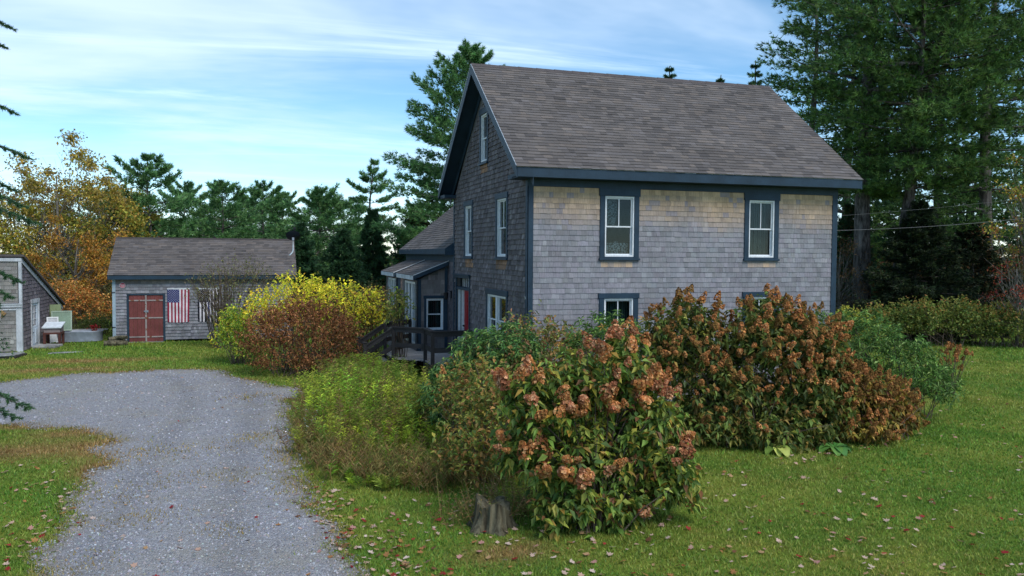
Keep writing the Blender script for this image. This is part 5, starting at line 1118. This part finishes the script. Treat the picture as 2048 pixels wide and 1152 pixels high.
# ------------------------------------------------------------------ goldenrod and rough grass by the drive
WEED = A([(-5.15, -.3), (-5.3, -2.76), (-5.05, -4.9), (-4.34, -5.7), (-3.31, -6.0), (-2.5, -5.6), (-1.9, -4.2), (-2.0, -1.5), (-2.2, 3.2), (-2.6, 6.2), (-3.5, 6.9), (-4.4, 4.6), (-5.0, 2.2)])
def inside(poly, n):
    lo, hi = poly.min(0), poly.max(0); out = np.zeros((0, 2))
    while len(out) < n: p = rng.uniform(lo, hi, (n * 3, 2)); out = np.concatenate([out, p[sdist(p, poly) > 0]])
    return out[:n]
def weeds(name, label, pts, hts, cols, per, leaf, asp, up, kind='stuff', spread=.12, deadp=.15, tilt=0., pc=None):
    sets = []; st = []; n = len(pts)
    ax = unit(np.concatenate([rng.normal(0, spread, (n, 2)) + tilt, np.ones((n, 1))], 1)); base = np.concatenate([pts, np.zeros((n, 1))], 1)
    s = np.tile(np.linspace(.28, 1, per), n) * rng.uniform(.93, 1.05, n * per); B = np.repeat(base, per, 0) + np.repeat(ax * hts[:, None], per, 0) * s[:, None]
    th_ = np.tile(np.arange(per) * 2.4, n) + np.repeat(rng.uniform(0, 6.28, n), per); Dd = np.stack([np.cos(th_), np.sin(th_), np.full(n * per, up)], 1)
    pc = pal(cols, n) if pc is None else pc; kd = rng.uniform(size=n) < deadp; pc[kd] = pal([(128, 106, 66), (110, 88, 58), (142, 120, 78)], int(kd.sum()))
    C = np.repeat(pc, per, 0) * np.exp(rng.normal(0, .24, (n * per, 1))); L = leaf * rng.uniform(.7, 1.25, n * per) * (1.15 - .55 * s)
    V, CC = leafset(B, Dd, L, L * asp, C, lift=.15, droop=.22)
    # stalks as slim blades
    sd_ = unit(np.cross(ax, ball(n))) * .006; q1 = base + ax * hts[:, None]
    V2 = np.stack([base - sd_, base + sd_, q1 + sd_ * .4, q1 - sd_ * .4], 1); C2 = np.repeat(pal([(110, 104, 56), (126, 98, 62)], n), 4, 0)
    o = leafmesh(name, [(V, CC), (V2, C2)], MT['leaf'], None, kind); o['label'] = label; o['category'] = 'weeds'; return o
GO = [(134, 152, 50), (112, 140, 48), (156, 164, 60), (96, 122, 46), (122, 132, 56)]
cen = inside(WEED, 190); cl_ = np.repeat(np.arange(190), 8); off = rng.normal(0, .13, (190 * 8, 2)); p_ = cen[cl_] + off; front = np.clip((p_[:, 1] + 6.2) / 4.5, .3, 1)
ch = rng.uniform(.45, 1.22, 190); ccol = pal(GO, 190, var=.24)
weeds('goldenrod_patch', 'dense stand of yellow-green goldenrod between drive and shrubs', p_, np.minimum(ch[cl_], 1.12 - .055 * np.clip(p_[:, 1] + 2, 0, 9)) * front * rng.uniform(.8, 1.12, len(p_)), GO, 30, .15, .17, .75, tilt=off * 1.6, pc=ccol[cl_] * np.exp(rng.normal(0, .1, (len(p_), 1))))
p_ = inside(A([(-5.3, 1.), (-5.45, -3), (-5.1, -5.2), (-3.4, -6.35), (-1.9, -6.2), (-2.3, -4.6), (-4.2, -4.2), (-4.7, -1.)]), 900)
weeds('rough_grass_fringe', 'tangled brown and green rough grass along the drive side of the goldenrod', p_, rng.uniform(.25, .6, len(p_)), [(122, 118, 66), (104, 108, 56), (140, 122, 78), (92, 104, 50)], 14, .17, .09, 1.4, deadp=.4, spread=.35)
p_ = at(-.245, 16.7)[:2] + rng.normal(0, 1, (60, 2)) * A([.25, .6])
o = weeds('white_aster_clump', 'tiny white asters at the drive edge of the goldenrod', p_, rng.uniform(.35, .6, 60), [(190, 194, 200), (206, 208, 214), (104, 120, 64), (92, 108, 60)], 10, .035, .9, .6, deadp=.1, spread=.3)
p_ = at(-.118, 13.2)[:2] + rng.normal(0, .06, (7, 2))
o = weeds('milkweed_seedling', 'single yellow-leaved seedling at the lawn edge of the goldenrod', p_, rng.uniform(.3, .45, 7), [(186, 184, 84), (164, 166, 76)], 6, .13, .4, .2, deadp=0, spread=.25); del o['kind']

STW = at(-.02, 11.15)[:2]
p_ = STW + rng.normal(0, 1, (150, 2)) * A([.40, .2]) + A([.05, .10])
weeds('stump_weeds', 'dry stalks and seedlings sprouting round the old stump', p_, rng.uniform(.2, .7, 150), [(110, 104, 60), (92, 104, 52), (130, 108, 70), (104, 82, 56)], 9, .08, .3, .6, deadp=.5, spread=.3)

# ------------------------------------------------------------------ grass blades
def fan(n, d0, d1, t0=-.68, t1=.68):
    d = np.exp(rng.uniform(math.log(d0), math.log(d1), n)); t = rng.uniform(t0, t1, n); h = A([math.sin(YAW), math.cos(YAW)]); return CAM[:2] + h * d[:, None] + RI[:2] * (t * d)[:, None], d
P, d = fan(400000, 8.3, 46)
tuft = [rng.normal(0, 1, (k_ * 2 // 3, 2)) * A([a_ * 1.1, b_ * 2.6]) + A([x_, y_]) for x_, y_, a_, b_, k_ in ((-6.9, -4.3, .45, .12, 500), (-7.7, -6.3, .4, .1, 420), (-6.1, -1.4, .3, .1, 300), (-8.1, -7.9, .25, .1, 350), (-6.6, -7.1, .25, .08, 220), (-7.3, -2.2, .6, .12, 420), (-5.6, -5.2, .2, .12, 420), (-5.7, -2.9, .16, .3, 420), (-8.2, -5.0, .35, .15, 420), (-6.2, 3.4, .5, .12, 300), (-8.4, -2.4, .3, .2, 420))]
tn_ = np.concatenate(tuft); P = np.concatenate([P, tn_]); d = np.concatenate([d, np.linalg.norm(tn_ - CAM[:2], axis=1)]); ist = np.arange(len(P)) >= len(P) - len(tn_)
sd = sdist(P, DRIVE) + .22 * wob(P, .9); edge = rng.uniform(size=len(P)); keep = (sd < -.02) | ((sd < .22) & (edge < .28)) | ((sd < .7) & (edge < .02)) | ist
keep &= ~((P[:, 0] > -.1) & (P[:, 0] < HL) & (P[:, 1] > -.1) & (P[:, 1] < 17)) & ~((P[:, 0] > SX0) & (P[:, 0] < SX1) & (P[:, 1] > SY)) & ~((P[:, 0] < BX) & (P[:, 1] > BY0))
keep &= ~((P[:, 0] > -2.2) & (P[:, 0] < 0) & (P[:, 1] > 4.8) & (P[:, 1] < 16))
P, d, sd, ist = P[keep], d[keep], sd[keep], ist[keep]; n = len(P)
lo = wob(P, .45) + .4 * wob(P, 1.3); dry = np.clip(dryness(P) * 1.1 + .45 * ist + .35 * (sd > -.12) + rng.normal(0, .12, n), 0, 1)
gr = pal([(86, 120, 40), (74, 110, 38), (104, 132, 48), (64, 98, 36)], n, var=.14, g=1.6); ye = pal([(136, 136, 60), (122, 130, 54), (146, 136, 70)], n, g=1.5); br_ = pal([(164, 134, 84), (146, 116, 72), (178, 150, 100)], n, g=1.0)
f1 = np.clip(.26 + .50 * lo + rng.normal(0, .16, n), 0, 1)[:, None]; C = gr * (1 - f1) + ye * f1; C = C * (1 - dry[:, None]) + br_ * dry[:, None]
ht = (.020 + .0010 * d) * rng.uniform(.55, 1.5, n) * (1 + .9 * np.clip(wob(P, 2.3) - .1, 0, 1)) * (1 + .5 * np.clip(-np.abs(sd) + .35, 0, .35) / .35); wd = (.0038 + .00054 * d) * rng.uniform(.7, 1.3, n)
az = rng.uniform(0, 6.28, n); S = np.stack([np.cos(az), np.sin(az), np.zeros(n)], 1); B = np.concatenate([P, np.full((n, 1), -.002)], 1)
tip = B + np.stack([rng.normal(0, .45, n) * ht, rng.normal(0, .45, n) * ht, ht], 1)
V = np.stack([B - S * wd[:, None], B + S * wd[:, None], tip], 1)
npobj('grass_blades', V, np.arange(3 * n).reshape(-1, 3), MT['leaf'], np.repeat(C, 3, 0), lawn, 'stuff')

# ------------------------------------------------------------------ loose stones on the drive
P, d = fan(52000, 8.3, 32, -.66, 0); sd = sdist(P, DRIVE) + .22 * wob(P, .9); k = (sd > -.05 + rng.exponential(.08, len(P)) - .12); P, d = P[k], d[k]; n = len(P)
s_ = (.008 + .00035 * d) * np.exp(rng.normal(0, .35, n)); th_ = rng.uniform(0, 6.28, n)
V = np.stack([np.stack([P[:, 0] + s_ * np.cos(th_ + j * 1.571) * rng.uniform(.7, 1.3, n), P[:, 1] + s_ * np.sin(th_ + j * 1.571) * rng.uniform(.7, 1.3, n), np.full(n, .004)], 1) for j in range(4)] + [np.stack([P[:, 0] + rng.normal(0, .3, n) * s_, P[:, 1] + rng.normal(0, .3, n) * s_, .006 + s_ * rng.uniform(.5, 1.1, n)], 1)], 1)
i = np.arange(n) * 5; F = np.stack([np.stack([i + j, i + (j + 1) % 4, i + 4], 1) for j in range(4)], 1).reshape(-1, 3)
C = pal([(126, 127, 132), (138, 139, 144), (112, 113, 118), (150, 151, 155), (134, 126, 118), (102, 103, 108)], n, g=1.25)
npobj('loose_stones', V, F, mat_col('stone_chip', (1, 1, 1), 30, .85, 1.15, .85, .2), np.repeat(C, 5, 0), drive, 'stuff')

# ------------------------------------------------------------------ fallen leaves
def maple_leaf(c):
    ang = np.linspace(0, 2 * math.pi, 15)[:-1]; rr = A([1, .55, .85, .5, .8, .42, .5, .2, .5, .42, .8, .5, .85, .55]); V = [(0, 0, .006)] + [(r * math.sin(a_), r * math.cos(a_), .22 * r * r * rng.uniform(.2, 1.2)) for a_, r in zip(ang, rr)]
    return npmesh('fallen_leaf', V, [(0, 1 + j, 1 + (j + 1) % 14) for j in range(14)], MT['dead'], np.repeat(A([lin(*c)]), 15, 0))
LC = [(206, 176, 160), (196, 160, 140), (186, 150, 110), (160, 60, 58), (140, 44, 46), (168, 120, 76), (120, 84, 60), (214, 190, 176), (190, 140, 130)]
LM = [maple_leaf(c) for c in LC]
spots = []
def scat(n, cx, cy, sx, sy, lim=None): spots.append(np.stack([rng.normal(cx, sx, n), rng.normal(cy, sy, n)], 1))
P, d = fan(620, 8.4, 15, -.05, .66); k = rng.uniform(size=len(P)) < np.clip(1.25 - (d - 8.4) / 5.5, .12, 1); spots.append(P[k])
P, d = fan(160, 12, 30, .2, .66); spots.append(P)
c_ = A([(-5.2, -6.2), (-5.0, -7.4), (-4.7, -8.4), (-4.4, -9.3)]); 
for x_, y_ in c_: scat(60, x_, y_, .22, .45)
scat(40, -3.9, -7.4, .6, .6); scat(26, -2.2, -8.9, .9, .25); scat(20, 3.2, -5.9, 1.5, .3)
for x_, y_, n_ in ((-9.2, -8.0, 45), (-9.0, -6.8, 30), (-8.9, -5.4, 22), (-9.3, -4, 20), (-10, -3, 14)): scat(n_, x_, y_, .3, .5)
P, d = fan(120, 8.5, 26, -.62, -.2); spots.append(P)
S_ = np.concatenate(spots); dist = np.linalg.norm(S_ - CAM[:2], axis=1); o_ = np.argsort(dist); S_, dist = S_[o_], dist[o_]
vv = [np.zeros(len(m_.vertices) * 3) for m_ in LM]
for q, m_ in zip(vv, LM): m_.vertices.foreach_get('co', q)
JV, JC, JF = [], [], []; nv = 0; ns = 0
for j, p in enumerate(S_):
    wv_ = rng.choice(9, p=[.2, .16, .12, .08, .07, .12, .09, .09, .07]); s = rng.uniform(.03, .068); X_, Y_, Z_ = frame_of(unit(A([rng.normal(0, .25), rng.normal(0, .25), 1])), s)
    pp = A([p[0], p[1], .03 if sdist(p[None], DRIVE)[0] < 0 else .014])
    if ns < 300 and abs((p - CAM[:2]) @ RI[:2]) < .64 * ((p - CAM[:2]) @ FW[:2]) and dist[j] > 8.9: inst('fallen_leaf', LM[wv_], pp, X_, Y_, Z_, lawn); ns += 1
    else:
        v = vv[wv_].reshape(-1, 3); JV.append(pp + v[:, :1] * X_ + v[:, 1:2] * Y_ + v[:, 2:] * Z_); JC.append(np.repeat(A([lin(*LC[wv_])]), 15, 0)); JF.append(A([(0, 1 + i_, 1 + (i_ + 1) % 14) for i_ in range(14)]) + nv); nv += 15
npobj('leaf_litter', np.concatenate(JV), np.concatenate(JF), MT['dead'], np.concatenate(JC), lawn, 'stuff')

# ------------------------------------------------------------------ spruce just outside the left edge, its boughs reaching in
conifer('spruce_tree', 'nearest spruce, only its dark bough tips reaching in at the left edge', at(-.765, 14.2), 19, 2.05, SPR, 'spruce', .03, 1.2, 6, .07, .014, br=.7, gap=.1,
        extra=[(at(t_, d_, z_), 16) for t_, d_, z_ in ((-.604, 14.1, 7.45), (-.612, 13.8, 7.05), (-.601, 14.3, 6.05), (-.586, 14.0, 5.25), (-.605, 14.5, 4.75), (-.594, 14.2, 4.45), (-.580, 13.9, 4.15), (-.60, 14.0, 3.15), (-.588, 13.9, 1.0), (-.606, 14.3, .75), (-.61, 13.6, 2.9))])
